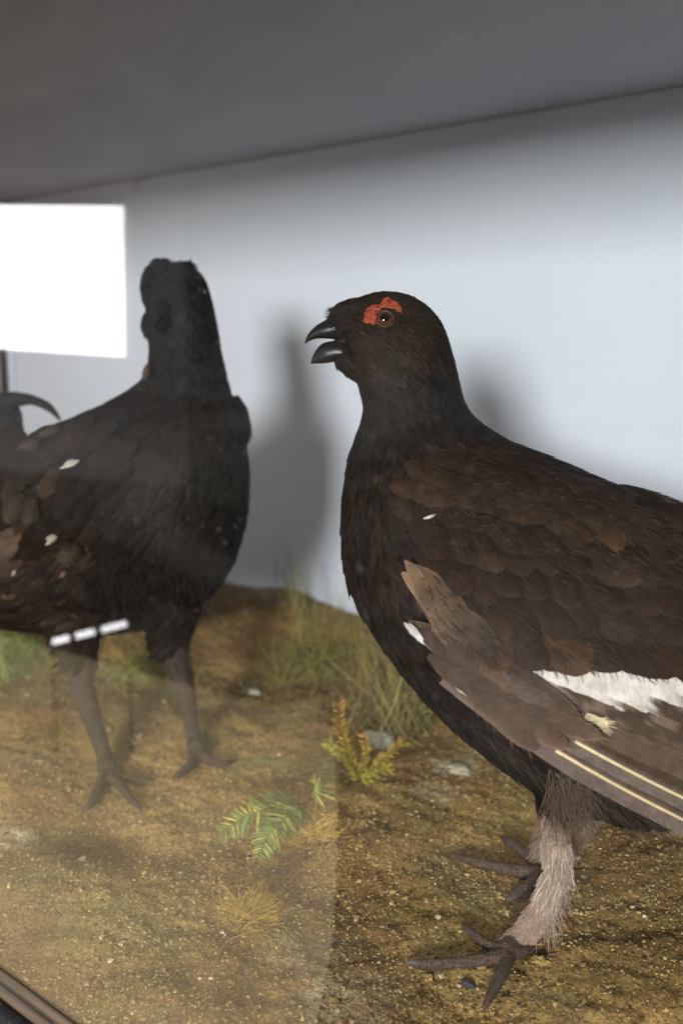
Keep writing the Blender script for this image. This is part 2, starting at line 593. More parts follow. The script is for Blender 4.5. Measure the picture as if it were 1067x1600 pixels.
def gravel():
    base = np.array([(a, b, c) for a in (-1, 1) for b in (-1, 1) for c in (-1, 1)], float) / 1.55
    f0 = np.array([(0, 1, 3, 2), (4, 6, 7, 5), (0, 4, 5, 1), (2, 3, 7, 6), (0, 2, 6, 4), (1, 5, 7, 3)])
    # visible wedge of ground plus a margin
    n_try = 420000
    xs = rng.uniform(XL + .02, XR - .02, n_try)
    ys = rng.uniform(0.279, YW - .01, n_try)
    q = np.stack([xs, ys, np.zeros(n_try)], 1) - EYE
    t = q @ FWD
    px = IW / 2 + FPX * (q @ RGT) / np.maximum(t, .01)
    py = IH / 2 - FPX * (q @ UPV) / np.maximum(t, .01)
    ok = (t > .1) & (px > -260) & (px < 1330) & (py < 1800)
    keep = rng.uniform(0, 1, n_try) < np.clip(vnoise(xs * 22, ys * 22, 31) + 0.62, 0.12, 1) * np.clip(1.15 - (t - .55) * 1.0, .3, 1)
    xs, ys = xs[ok & keep][:120000], ys[ok & keep][:120000]
    n = len(xs)
    zs = ground_z(xs, ys)
    r = 0.00058 * np.exp(rng.normal(0, 0.45, n))
    r = np.clip(r, 0.0003, 0.0030)
    pal = np.array([(.36, .24, .088), (.26, .165, .06), (.44, .34, .16), (.16, .09, .036), (.31, .22, .075), (.10, .058, .028), (.30, .15, .08), (.52, .44, .30)])
    pi_ = rng.choice(len(pal), n, p=[.24, .2, .13, .16, .14, .07, .02, .04])
    cols = pal[pi_] * rng.uniform(.7, 1.2, (n, 1))
    tmpl = np.stack([base * rng.uniform(.6, 1.3, (8, 1)) + rng.normal(0, .12, (8, 3)) for _ in range(40)])
    T = tmpl[rng.integers(0, 40, n)] * (r[:, None, None]) * np.stack([rng.uniform(.8, 1.4, n), rng.uniform(.7, 1.1, n), rng.uniform(.5, .9, n)], -1)[:, None, :]
    a = rng.uniform(0, 6.28, n)
    ca, sa = np.cos(a)[:, None], np.sin(a)[:, None]
    X = T[..., 0] * ca - T[..., 1] * sa + xs[:, None]
    Y = T[..., 0] * sa + T[..., 1] * ca + ys[:, None]
    Z = T[..., 2] + (zs + r * 0.25)[:, None]
    V = np.stack([X, Y, Z], -1).reshape(-1, 3)
    F = (f0[None] + (np.arange(n) * 8)[:, None, None]).reshape(-1, 4)
    o = mesh_obj("gravel", V, F, M_STONE, None, np.repeat(cols, 8, 0), smooth=False)
    o["kind"] = "stuff"
    tag(o, "fine yellowish grit and small pebbles strewn over the sandy earth", "gravel")


gravel()

# ------------------------------------------------------------------ display case
case = thing("display_case", "black framed glass display case with pale blue painted back, holding two grouse", "display case", ((XL + XR) / 2, (YG + YW) / 2, -0.06))
box("back_panel", (XL, YW, -0.05), (XR, YW + 0.012, ZC), M_PAINT, case)
box("top_panel", (XL - .012, YG - .045, ZC + .0005), (XR + .012, YW + .012, ZC + 0.015), M_CEIL, case)
box("base_board", (XL, 0.2775, -0.06), (XR, YW - .001, -0.03), M_DARKWOOD, case)
box("side_panel", (XR, YG + .012, -0.05), (XR + .012, YW + .012, ZC), M_PAINT, case)
# far left end: a dark corner post against the back and a pinkish board between post and front
cp = Wl(13, 580, YW - 0.02)
box("side_panel", (XL - .012, YG + .012, -0.05), (XL - .001, YW + .011, ZC - .001), M_SIDE, case)
box("corner_post", (XL - .0005, YW - .016, -0.05), (XL + .0105, YW - .004, ZC - .001), M_BLACK, case)
box("corner_bead", (XL + .012, YW - .010, -0.02), (XL + .026, YW - .0005, ZC - .001), M_PAINT, case, bev=.004)
# front frame: glossy black rails and stiles, glass behind them, brown inner slip inside the glass
FZ = -0.004
b0 = Batch()
prof = [(YG - .026, -.06), (YG - .026, FZ - .014), (YG - .0235, FZ - .009), (YG - .018, FZ - .007), (YG - .013, FZ - .009), (YG - .0095, FZ - .006), (YG - .006, FZ - .001), (YG - .003, FZ), (YG - .0012, FZ - .001), (YG - .0012, -.06)]


def extrude_x(prof, x0, x1, nseg=1):
    V = []
    for x in (x0, x1):
        for (y, z) in prof:
            V.append((x, y, z))
    n = len(prof)
    F = [(i, (i + 1) % n, n + (i + 1) % n, n + i) for i in range(n)] + [tuple(range(n))[::-1], tuple(range(n, 2 * n))]
    return V, F


v, f = extrude_x(prof, XL, XR)
o = mesh_obj("bottom_rail", v, f, M_BLACK, case, smooth=False)
o.modifiers.new("bevel", "BEVEL").width = .0012
prof2 = [(YG + .0006, -.06), (YG + .0006, -.0045), (YG + .0025, -.0015), (YG + .0045, -.0012), (YG + .0055, -.0028), (YG + .0068, -.0026), (YG + .0085, -.0002), (YG + .0110, .0002), (YG + .0125, -.003), (YG + .0128, -.06)]
v, f = extrude_x(prof2, XL + .001, XR - .001)
o = mesh_obj("inner_slip", v, f, M_WOOD, case, smooth=False)
o.modifiers.new("bevel", "BEVEL").width = .001
box("top_rail", (XL, YG - .045, ZC - .05), (XR, YG - .0012, ZC), M_BLACK, case, bev=.004)
box("stile", (XL - .012, YG - .045, -.06), (XL - .0005, YG + .0115, ZC), M_BLACK, case, bev=.004)
box("stile", (XR + .0005, YG - .045, -.06), (XR + .012, YG + .0115, ZC), M_BLACK, case, bev=.004)
box("glass_pane", (XL + .001, YG - .0008, -.02), (XR - .001, YG + .0002, ZC - .0005), M_GLASS, case)

# nail under the case top, at the back edge
npt = Wl(217, 284, YW - .004)
nv, nf = tube_vf([npt + np.array([0, .006, .004]), npt + np.array([0, -.004, .001]), npt + np.array([.001, -.008, -.006]), npt + np.array([0, -.006, -.011])], [.0022, .0022, .002, .0012], 8)
tag(mesh_obj("bent_nail", nv, nf, M_NAIL, org=npt), "small bent nail where the case top meets the back", "nail")

# ------------------------------------------------------------------ the birds
V3 = lambda a: Vector((float(a[0]), float(a[1]), float(a[2])))


def loft(stations, D, n=36, k=4, grow=(1.0, 0.0)):
    A = catmull(np.array(stations, float), k)
    V, F, cen = [], [], []
    for (fx, fy, bx, by, dz, hd) in A:
        t = D + dz
        Fp, Bp = P(fx, fy, t), P(bx, by, t)
        if grow[0] != 1.0:
            Fp = Bp + (Fp - Bp) * grow[0]
        c = (Fp + Bp) / 2
        a = (Bp - Fp) / 2
        vd = nz(c - EYE)
        cen.append(c)
        for j in range(n):
            th = 2 * math.pi * j / n
            V.append(c + a * math.cos(th) + vd * (max(hd, .0008) + grow[1]) * math.sin(th))
    m = len(A)
    for i in range(m - 1):
        for j in range(n):
            F.append((i * n + j, i * n + (j + 1) % n, (i + 1) * n + (j + 1) % n, (i + 1) * n + j))
    V.append(cen[0]); V.append(cen[-1])
    for j in range(n):
        F.append((m * n, (j + 1) % n, j))
        F.append((m * n + 1, (m - 1) * n + j, (m - 1) * n + (j + 1) % n))
    return np.array(V), F, np.array(cen)


def fuse(parts, voxel):
    V, F, n = [], [], 0
    for v, f in parts:
        V.append(np.asarray(v)); F += [tuple(i + n for i in q) for q in f]; n += len(v)
    me = bpy.data.meshes.new("tmp")
    me.from_pydata([tuple(q) for q in np.vstack(V)], [], F)
    import bmesh
    bm = bmesh.new(); bm.from_mesh(me)
    bmesh.ops.recalc_face_normals(bm, faces=bm.faces)
    bm.to_mesh(me); bm.free()
    o = bpy.data.objects.new("tmp", me)
    COL.objects.link(o)
    r = o.modifiers.new("r", "REMESH"); r.mode = "VOXEL"; r.voxel_size = voxel
    s = o.modifiers.new("s", "SMOOTH"); s.factor = 0.5; s.iterations = 4
    dg = bpy.context.evaluated_depsgraph_get()
    ev = o.evaluated_get(dg).to_mesh()
    nv = len(ev.vertices)
    co = np.empty(nv * 3); ev.vertices.foreach_get("co", co)
    faces = [tuple(p.vertices) for p in ev.polygons]
    o.evaluated_get(dg).to_mesh_clear()
    bpy.data.objects.remove(o); bpy.data.meshes.remove(me)
    return co.reshape(-1, 3), faces


def feather_vf(S, Nn, w, cam=0.25, cfn=None, jit=0.05, m=5, ws=(1.0, 1.0)):
    """vane along shaft points S with normals Nn and half widths w (n,)"""
    n = len(S)
    T = nz(np.gradient(S, axis=0))
    Sd = nz(np.cross(T, Nn))
    ss = np.linspace(-1, 1, m)
    L = np.concatenate([[0], np.cumsum(np.linalg.norm(np.diff(S, axis=0), axis=1))])
    j1 = 1 + rng.normal(0, jit, (n, 2))
    V = np.empty((n, m, 3)); UV = np.empty((n, m, 2)); C = np.empty((n, m, 3))
    for k, s in enumerate(ss):
        side = 0 if s < 0 else 1
        ww = w * ws[side] * (j1[:, side] if abs(s) > .99 else 1)
        V[:, k] = S + Sd * (s * ww)[:, None] - Nn * (cam * s * s * w)[:, None]
        UV[:, k, 0] = s * w * 1000
        UV[:, k, 1] = L * 1000
        if cfn is not None:
            for i in range(n):
                C[i, k] = cfn(L[i] / L[-1], s)
    F = [(i * m + k, i * m + k + 1, (i + 1) * m + k + 1, (i + 1) * m + k) for i in range(n - 1) for k in range(m - 1)]
    return V.reshape(-1, 3), F, C.reshape(-1, 3), UV.reshape(-1, 2)


def prof_w(n, tip=0.8, base=0.35, v=None):
    """rounded feather outline"""
    v = np.linspace(0, 1, n) if v is None else v
    a = base + (1 - base) * np.clip(v / 0.35, 0, 1) ** 0.7
    b = np.sqrt(np.clip(1 - ((v - tip) / (1 - tip)).clip(0, 1) ** 2, 0, 1))
    return a * np.maximum(b, 0.06)


class Bird:
    def __init__(self, root, stations, D, legs, voxel, lobes=()):
        self.root, self.D, self.st = root, D, stations
        lv, lf, cen = loft(stations, D)
        self.cen = cen
        self.cT = nz(np.gradient(cen, axis=0))
        parts = [(lv, lf)]
        self.legs = []
        for pts, rad, feathered in legs:
            v, f = tube_vf(pts, rad, 12)
            parts.append((v, f))
            self.legs.append((np.array(pts), np.array(rad), feathered))
        for pts, rad in lobes:
            parts.append(tube_vf(pts, rad, 14))
        self.V, self.F = fuse(parts, voxel)
        pv, pf, _ = loft(stations, D, grow=(1.45, 0.001))
        self.proxy = BVHTree.FromPolygons([V3(q) for q in pv], pf)
        self.bvh = BVHTree.FromPolygons([V3(q) for q in self.V], self.F)

    def hit(self, x, y, proxy=False):
        d = nz(ray(x, y))
        loc, nrm, i, dist = (self.proxy if proxy else self.bvh).ray_cast(V3(EYE), V3(d))
        if loc is None:
            return None, None
        nrm = np.array(nrm)
        if nrm @ d > 0:
            nrm = -nrm
        return np.array(loc), nrm

    def leg_dist(self, pts):
        best = np.full(len(pts), 9.0)
        ft = np.zeros(len(pts), bool)
        for P_, R_, fe in self.legs:
            for i in range(len(P_) - 1):
                a, b = P_[i], P_[i + 1]
                ab = b - a
                t = np.clip(((pts - a) @ ab) / (ab @ ab), 0, 1)
                d = np.linalg.norm(pts - (a + t[:, None] * ab), axis=1) - (R_[i] + (R_[i + 1] - R_[i]) * t)
                u = d < best
                best[u] = d[u]
                ft[u] = fe
        return best, ft

    def flow(self, p):
        d2 = ((self.cen - p) ** 2).sum(1)
        w = np.exp(-(d2 - d2.min()) / (2 * .018 ** 2))
        return nz((self.cT * w[:, None]).sum(0)), int(d2.argmin()) / (len(self.cen) - 1)

    def contour(self, count, size_fn, col_fn, zmin):
        V, Fq = self.V, self.F
        tri = np.array([(f[0], f[1], f[2]) for f in Fq])
        A, B, C = V[tri[:, 0]], V[tri[:, 1]], V[tri[:, 2]]
        nr = np.cross(B - A, C - A)
        area = np.linalg.norm(nr, axis=1)
        nr = nz(nr)
        cen = (A + C) / 2
        dist, _ = self.leg_dist(cen)
        sel = ~((dist < .006) & (cen[:, 2] < zmin))
        fl = []
        sz = np.zeros(len(cen)); st = np.zeros(len(cen)); FL = np.zeros((len(cen), 3))
        step = max(1, len(cen) // 6000)
        # evaluate flow on a coarse subset, then use the nearest
        from mathutils.kdtree import KDTree
        sub = np.arange(0, len(cen), step)
        kd = KDTree(len(sub))
        for i, s in enumerate(sub):
            kd.insert(V3(cen[s]), i)
        kd.balance()
        sf = [self.flow(cen[s]) for s in sub]
        ssz = np.array([size_fn(a[1], cen[s]) for a, s in zip(sf, sub)])
        prob_sub = 1 / ssz ** 1.7
        near = np.array([kd.find(V3(c))[1] for c in cen[::1]]) if len(cen) < 400000 else None
        pr = area * prob_sub[near] * sel
        pr /= pr.sum()
        pick = rng.choice(len(cen), count, p=pr)
        bt = Batch()
        order = pick
        for i in order:
            fdir, s = sf[near[i]]
            L = size_fn(s, cen[i]) * rng.uniform(.8, 1.5)
            n_ = nr[i]
            t_ = fdir - n_ * (fdir @ n_)
            if np.linalg.norm(t_) < .15:
                continue
            t_ = nz(t_)
            b_ = np.cross(n_, t_)
            t_ = nz(t_ + b_ * rng.normal(0, .13))
            vv = np.linspace(0, 1, 5)
            lift = .0004 + vv ** 1.5 * L * rng.uniform(.04, .12) + L * .05 * np.sin(vv * 3.1)
            p0 = cen[i] - t_ * L * .3
            S = p0 + np.outer(vv * L, t_) + np.outer(lift, n_)
            w = prof_w(5, .3, .7) * L * rng.uniform(.13, .22)
            base = np.array(col_fn(s, cen[i], n_)) * np.array((.74, .66, .60))
            edge = rng.uniform(1.0, 1.5)
            v, f, c, uv = feather_vf(S, np.repeat(n_[None], 5, 0), w, .3, lambda q, s_: base * (0.8 + (edge - .8) * max(q ** 2, abs(s_) * .6)), .1, 3)
            bt.add(v, f, c, uv)
        return bt

    def pfeather(self, base, tip, wpx, bend=0.0, lift=(.002, .004), col=(.05, .035, .025), n=10, tipr=.8, baser=.4, cfn=None, cam=.2, jit=.03, ws=(1, 1), m=7, rot=0.0):
        """feather given by its shaft in the picture's measure, laid on the wing surface"""
        base, tip = np.array(base, float), np.array(tip, float)
        q = 1 - (1 - np.linspace(0, 1, n)) ** 1.7
        d = tip - base
        perp = np.array([-d[1], d[0]]) / (np.linalg.norm(d) + 1e-9)
        pts = base + np.outer(q, d) + np.outer(np.sin(q * math.pi) * bend, perp)
        S, NN = [], []
        for x, y in pts:
            h, nn = self.hit(x, y, True)
            S.append(h); NN.append(nn)
        good = [i for i in range(n) if S[i] is not None]
        if len(good) < 2:
            return None
        dep = np.array([depth_of(S[i]) for i in good])
        c = np.polyfit(q[good], dep, 2 if len(good) > 4 else 1)
        dd = np.polyval(c, q)
        nn = nz(np.mean([NN[i] for i in good], 0))
        NNf = np.array([nz(.5 * (NN[i] if NN[i] is not None else nn) + .5 * nn) for i in range(n)])
        S = np.array([P(x, y, t) for (x, y), t in zip(pts, dd)])
        S = S + NNf * (lift[0] * .85 + (lift[1] - lift[0]) * q)[:, None]
        w = prof_w(n, tipr, baser, q) * wpx / FPX * dd.mean() / 2
        if cfn is None:
            base_c = np.array(col) * rng.uniform(.85, 1.15)
            cfn = lambda v_, s_: base_c * (.85 + .45 * v_ ** 3 + .25 * abs(s_) ** 3)
        if rot:
            T = nz(S[-1] - S[0])
            NNf = nz(NNf + np.cross(T, NNf) * rot)
        r = feather_vf(S, NNf, w, cam, cfn, jit, m, ws)
        return r, S, NNf

    def hairs(self, bt, pts, dirs, lens, cols, width=.0003, droop=.3, norms=None):
        for p, d, L, c in zip(pts, dirs, lens, cols):
            d = nz(d)
            q = np.linspace(0, 1, 4)[:, None]
            side = nz(np.cross(d, nz(p - EYE)))
            cv = nz(rng.normal(0, 1, 3)) * L * .12
            S = p + d * L * q + cv * q ** 2 + np.array([0, 0, -1]) * droop * L * q ** 2
            w = (width * (1 - .75 * q))
            V = np.concatenate([S + side * w, S - side * w])
            bt.add(V, [(0, 1, 5, 4), (1, 2, 6, 5), (2, 3, 7, 6)], np.array(c))


def ribbon_shaft(S, Nn, r0, r1, up=.0006):
    T = nz(np.gradient(S, axis=0))
    pts = S + Nn * up
    v, f = tube_vf(pts, np.linspace(r0, r1, len(S)), 6, 1)
    return v, f


def eye_ball(bird, parent, px, py, rpx, D, looks=None, iris=(.085, .028, .010), depth=None, side=None):
    h, n = bird.hit(px, py) if depth is None else (P(px, py, depth), side)
    if h is None:
        h, n = P(px, py, D), -nz(ray(px, py))
    r = rpx / FPX * depth_of(h)
    c = h - n * r * .45
    v0, f0 = ico(3)
    cs = []
    for q in v0:
        a = q @ n
        cs.append((.002, .002, .002) if a > .82 else (iris if a > .55 else (.02, .012, .008)))
    o = mesh_obj("eye", c + v0 * r, f0, M_EYE, parent, cs)
    # lids
    a = nz(np.cross(n, [0, 0, 1.0]))
    b = np.cross(n, a)
    ring = [c + n * r * .50 + (a * math.cos(t) + b * math.sin(t)) * r * 1.0 for t in np.linspace(0, 2 * math.pi, 25)]
    v, f = tube_vf(ring, [r * .13] * 25, 8, 1)
    mesh_obj("eyelid", v, f, M_LID, parent)
    return c, n, r


def eye_mat():
    m, nt, b = mat("glass_eye")
    at = N(nt, "ShaderNodeAttribute", attribute_name="Col")
    nt.links.new(at.outputs["Color"], b.inputs["Base Color"])
    b.inputs["Roughness"].default_value = 0.04
    b.inputs["Coat Weight"].default_value = 1.0
    b.inputs["Coat Roughness"].default_value = 0.02
    return m


M_EYE = eye_mat()
M_LID = simple("eyelid_skin", (.075, .026, .015), .5, .3, .3, 600, .3)
M_COMB = col_mat("red_comb_skin", .55, .3, 700, .35, .4, .0006)


def comb(bird, parent, poly, step, r, col, lift=.0006):
    poly = np.array(poly, float)

    def inside(x, y):
        c = False
        j = len(poly) - 1
        for i in range(len(poly)):
            if (poly[i][1] > y) != (poly[j][1] > y) and x < (poly[j][0] - poly[i][0]) * (y - poly[i][1]) / (poly[j][1] - poly[i][1]) + poly[i][0]:
                c = not c
            j = i
        return c
    bt = Batch()
    v0, f0 = ico(1)
    x0, y0 = poly.min(0); x1, y1 = poly.max(0)
    y = y0
    while y < y1:
        x = x0
        while x < x1:
            xx, yy = x + rng.normal(0, step * .25), y + rng.normal(0, step * .25)
            if inside(xx, yy):
                h, n = bird.hit(xx, yy)
                if h is not None:
                    bt.add(h + n * (lift + rng.uniform(-.0004, .0004)) + v0 * r * rng.uniform(.6, 1.3), f0, np.array(col) * rng.uniform(.7, 1.2) * np.array((1, rng.uniform(.85, 1.3), 1)))
            x += step
        y += step
    if bt.n:
        bt.build("comb", M_COMB, parent)


# ---- right bird: profile, beak open, facing left
RD = 0.635
rb = thing("stuffed_grouse", "dark brown stuffed grouse in profile with open beak and red eyebrow", "stuffed bird", (R_FOOT + R_FOOT2) / 2)
r_st = [
    (538, 520, 536, 498, .0, .004), (543, 545, 538, 484, .0, .011), (549, 572, 546, 474, .0, .0155), (556, 588, 566, 464, .0, .0185), (562, 606, 596, 457, .0, .0205),
    (567, 622, 632, 460, .0, .0215), (569, 636, 664, 477, .0, .022), (568, 648, 690, 508, .0, .022), (565, 662, 706, 556, .0, .023), (559, 682, 716, 600, .0, .026), (551, 706, 727, 634, .0, .032),
    (543, 745, 752, 664, -.002, .043), (537, 800, 796, 692, -.004, .056), (538, 860, 858, 719, -.008, .068), (549, 915, 925, 748, -.012, .078), (580, 972, 985, 774, -.018, .085), (632, 1048, 1042, 794, -.024, .088),
    (706, 1130, 1100, 815, -.030, .088), (790, 1198, 1160, 842, -.036, .084), (880, 1255, 1225, 880, -.042, .076), (985, 1288, 1290, 930, -.048, .064), (1100, 1285, 1350, 985, -.054, .05),
    (1210, 1255, 1400, 1040, -.06, .034), (1310, 1220, 1440, 1100, -.065, .016)]
tf = depth_of(R_FOOT)
tf2 = depth_of(R_FOOT2)
zt = .008


def toe(pts, r):
    return [np.array(p) - np.array([0, 0, .25 * p[2]]) for p in pts], [q * .62 for q in r], False


def gp(x, y, z):
    """point standing z above the ground seen at x, y"""
    q = G(x, y, z)
    return np.array([q[0], q[1], z])


ank = P(800, 1476, tf)
r_legs = [
    ([P(900, 1170, RD - .055), P(878, 1255, RD - .05), P(868, 1310, RD - .045), P(872, 1362, RD - .04), P(848, 1420, tf + .006), P(820, 1458, tf + .003), ank], [.026, .0160, .0092, .0080, .0078, .0070, .0062], True),
    ([ank, gp(791, 1489, .0065)], [.0070, .0058], False),
    toe([gp(792, 1488, .0085), gp(745, 1497, .0075), gp(690, 1503, .006), gp(655, 1503, .0055), gp(640, 1502, .004), gp(624, 1508, .001)], [.0075, .0062, .0055, .0046, .0026, .0006]),
    toe([gp(794, 1482, .0085), gp(765, 1474, .0075), gp(738, 1455, .006), gp(728, 1447, .0055), gp(712, 1434, .004)], [.0072, .006, .0048, .0034, .0007]),
    toe([gp(795, 1492, .0085), gp(783, 1522, .0075), gp(767, 1552, .006), gp(758, 1570, .0045), gp(751, 1586, .001)], [.0070, .0060, .0048, .0034, .0007]),
    toe([gp(800, 1488, .0085), gp(822, 1482, .008), gp(838, 1476, .004)], [.006, .0042, .001]),
    # far leg
    ([P(930, 1200, RD + .035), P(890, 1275, RD + .045), P(868, 1315, tf2 - .004), P(850, 1345, tf2)], [.028, .02, .0125, .0095], True),
    toe([gp(846, 1360, .009), gp(800, 1356, .008), gp(750, 1345, .007), gp(722, 1338, .006), gp(700, 1334, .001)], [.0085, .0072, .006, .004, .0008]),
    toe([gp(842, 1352, .009), gp(820, 1328, .0085), gp(795, 1312, .0075), gp(780, 1306, .002)], [.0075, .0065, .0055, .001]),
    toe([gp(842, 1364, .009), gp(818, 1385, .008), gp(797, 1402, .005), gp(788, 1412, .001)], [.0075, .006, .0045, .001]),
]
R = Bird(rb, r_st, RD, r_legs, .0015, [([P(575, 500, RD), P(545, 501, RD), P(521, 503, RD)], [.0135, .0130, .0085]), ([P(575, 574, RD), P(548, 560, RD), P(529, 556, RD)], [.0115, .0105, .0070])])


def body_cols(b, dark, leg, toe_c, z_fe):
    C = np.tile(np.array(dark), (len(b.V), 1))
    d, fe = b.leg_dist(b.V)
    m = (d < .004) & (b.V[:, 2] < z_fe)
    C[m & fe] = leg
    C[m & ~fe] = toe_c
    return C


C_ = body_cols(R, (.0125, .0085, .0062), (.26, .19, .145), (.075, .051, .038), .105)
# toe scutes and claws on the near foot
dd_, fe_ = R.leg_dist(R.V)
for i in np.nonzero((dd_ < .004) & ~fe_ & (R.V[:, 2] < .03))[0]:
    p = R.V[i]
    C_[i] *= .75 + .5 * (math.sin((p[0] * .8 + p[1]) * 2600) * .5 + .5)
for cx, cy, rr, cc in ((632, 1503, .008, (.10, .085, .08)), (718, 1440, .006, (.22, .11, .04)), (708, 1335, .006, (.09, .07, .06))):
    q = gp(cx, cy, .003)
    m = np.linalg.norm(R.V - q, axis=1) < rr
    C_[m] = cc
mesh_obj("body", R.V, R.F, M_BODY, rb, C_)


def r_size(s, p):
    x, y = topix(p)
    if s < .30: return .0048
    if s < .42: return .0075
    if s < .55: return .012
    return .0165


def r_col(s, p, n):
    x, y = topix(p)
    k = rng.uniform(.5, 1.9)
    c = np.array((.0125, .0083, .006)) * k
    if s < .33:
        c = np.array((.0200, .0142, .0100)) * (.5 + .5 * k)
        if rng.uniform() < .03: c = np.array((.045, .030, .017))
    elif s < .5:
        c = np.array((.0105, .008, .0075)) * k
        if n @ nz(RGT) > .3: c = np.array((.0105, .0105, .013)) * k  # bluish sheen painted on neck feathers that face right
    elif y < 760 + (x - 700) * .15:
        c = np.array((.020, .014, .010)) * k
        if x > 950 and n[2] > .55: c = np.array((.011, .011, .0125)) * k  # blue-black gloss painted into upward-facing back feathers
    return c


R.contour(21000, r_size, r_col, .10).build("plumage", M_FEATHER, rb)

# wing
wing_b = Batch()
flight = []


def wf(*a, **k):
    r = R.pfeather(*a, **k)
    if r:
        wing_b.add(*r[0])
        if k.get("n", 10) > 8: fringe(wing_b, r, k.get("m", 7), 26)
    return r


def fringe(bt, r, m, cnt=26):
    """loose barbs that break up the rim of a vane"""
    (v, f, c, uv), S, NN = r
    n = len(S)
    L = np.linalg.norm(S[-1] - S[0])
    vg, cg = v.reshape(n, m, 3), c.reshape(n, m, 3)
    for _ in range(cnt):
        i = rng.integers(n // 3, n)
        k = (0, m - 1)[rng.integers(0, 2)] if i < n - 2 else rng.integers(0, m)
        p = vg[i, k]
        T = nz(S[min(i + 1, n - 1)] - S[max(i - 1, 0)])
        o = nz(p - S[i] + 1e-9) if i < n - 1 else nz(vg[i, k] - S[i - 2])
        d = nz(T * .9 + o * .45 + NN[i] * .03)
        R.hairs(bt, [p - d * .002 + NN[i] * .0002], [d], [rng.uniform(.003, .008)], [cg[i, k] * rng.uniform(.6, 1.35)], .0002, .0)


def mot(base, other, sc=90, thr=.1):
    s0 = rng.uniform(0, 99)

    def fn(v, s):
        q = vnoise(np.array([v * sc * .16 + s0]), np.array([s * 3.5 + s0]), 3)[0]
        return np.array(base) if q < thr else np.array(other)
    return fn


def two(c0, c1, at, w=.06, slope=0.0, edge=None):
    def fn(v, s):
        k = np.clip((v - at - slope * s) / w + .5, 0, 1)
        c = np.array(c0) * (1 - k) + np.array(c1) * k
        if edge is not None and abs(s) > .95:
            c = .5 * c + .5 * np.array(edge)
        return c
    return fn


BR, BR2, BRD, WH = (.098, .061, .041), (.058, .035, .023), (.0205, .0132, .0088), (.55, .50, .465)
fl = []
# primaries: long brown vanes with cream shafts, lowest first
prim = [((690, 1062), (1300, 1385), 80, 17, .0005, (.135, .10, .085), BR2, (1.0, .62)), ((725, 1056), (1310, 1351), 80, 15, .0020, (.135, .105, .09), BR2, (1.0, .5)), ((800, 1064), (1320, 1297), 84, 6, .0034, BR, BR, (1.0, .62)), ((860, 1060), (1320, 1250), 84, 0, .0046, BR, BR2, (1.0, .6))]
for k_, (b_, t_, w_, bd, lf_, c0, c1, ws_) in enumerate(prim):
    def cf(v, s, c0=c0, c1=c1, k_=k_):
        c = np.array(c1) if s < 0 else np.array(c0)
        if s < -.8: c = c * 1.2
        return c * (.9 + .2 * v)
    r = R.pfeather(b_, t_, w_, bd, (lf_, lf_ + .002), n=22, tipr=.85, baser=.28, cfn=cf, cam=.06, m=9, ws=ws_)
    fl.append((r, (.66, .53, .31) if k_ < 2 else (.10, .07, .045), .0011 if k_ < 2 else .0005, .0007 if k_ < 2 else .0004))
wf((908, 1113), (942, 1129), 12, 0, (.0085, .0085), cfn=lambda v, s: np.array((.58, .48, .31)) * (.7 + .4 * v), n=12, tipr=.85, baser=.9)
# secondaries: white bases, mottled brown beyond
for k_ in range(9):
    xk = (832, 868, 910, 958, 1012, 1052, 1105, 1160, 1215)[k_]
    yk = (1072, 1084, 1084, 1092, 1104, 1100, 1104, 1110, 1116)[k_]
    b_ = (xk - 105, yk - 66)
    t_ = (b_[0] + 340, b_[1] + 136)
    mo = mot((.052, .034, .023), (.125, .088, .062), 150, .06)

    def cf(v, s, mo=mo, k_=k_):
        k2 = np.clip((v - .275 - .045 * s + .02 * rng.normal()) / .03 + .5, 0, 1)
        lo = mo(v, s)
        if v > .62: lo = .4 * lo + .6 * np.array(BR2)
        return np.array(WH) * (1 - k2) + lo * k2
    r = R.pfeather(b_, t_, 66, 0, (.0052 + k_ * .0007, .0058 + k_ * .0007), n=40, tipr=.88, baser=.8, cfn=cf, cam=.08, m=11)
    fl.append((r, None, 0, 0))
# primary coverts along the lower edge
pc = [((640, 972), (775, 1098), 44, 12, BR), ((655, 985), (845, 1128), 46, 12, BR), ((700, 1005), (905, 1128), 44, 8, (.066, .043, .029)), ((718, 1034), (852, 1102), 52, 2, (.085, .060, .045)), ((690, 1000), (800, 1092), 46, 4, BR), ((660, 985), (742, 1060), 46, 8, BR2), ((780, 1095), (930, 1142), 34, 2, (.085, .055, .037)), ((672, 1020), (835, 1160), 50, 8, (.070, .045, .031)), ((735, 1070), (878, 1158), 40, 4, (.078, .05, .035))]
for k_, (b_, t_, w_, bd, c) in enumerate(pc):
    def cf(v, s, c=c):
        q = np.array(c) * (.62 + .5 * v) * (1 + .25 * s)
        if abs(s) > .95: q = q * 1.5
        return q
    wf(b_, t_, w_, -bd, (.0095 + .0006 * k_, .0105 + .0006 * k_), n=16, tipr=.66, baser=.16, cfn=cf, cam=.15)
# alula: pale-edged feathers at the bend of the wing
for k_, (b_, t_, w_, bd, c) in enumerate([((634, 905), (705, 1010), 36, 14, (.15, .092, .058)), ((648, 893), (735, 1010), 40, 14, (.085, .052, .033)), ((690, 955), (770, 1030), 46, 12, (.058, .037, .024)), ((640, 890), (672, 960), 22, 6, (.13, .082, .05))]):
    def cf(v, s, c=c):
        q = np.array(c) * (1.2 - .75 * v)
        if s > .95 or s < -.95: q = q * 1.6
        return q
    wf(b_, t_, w_, -bd, (.0135 + .0008 * k_, .014 + .0008 * k_), n=12, tipr=.7, baser=.14, cfn=cf)
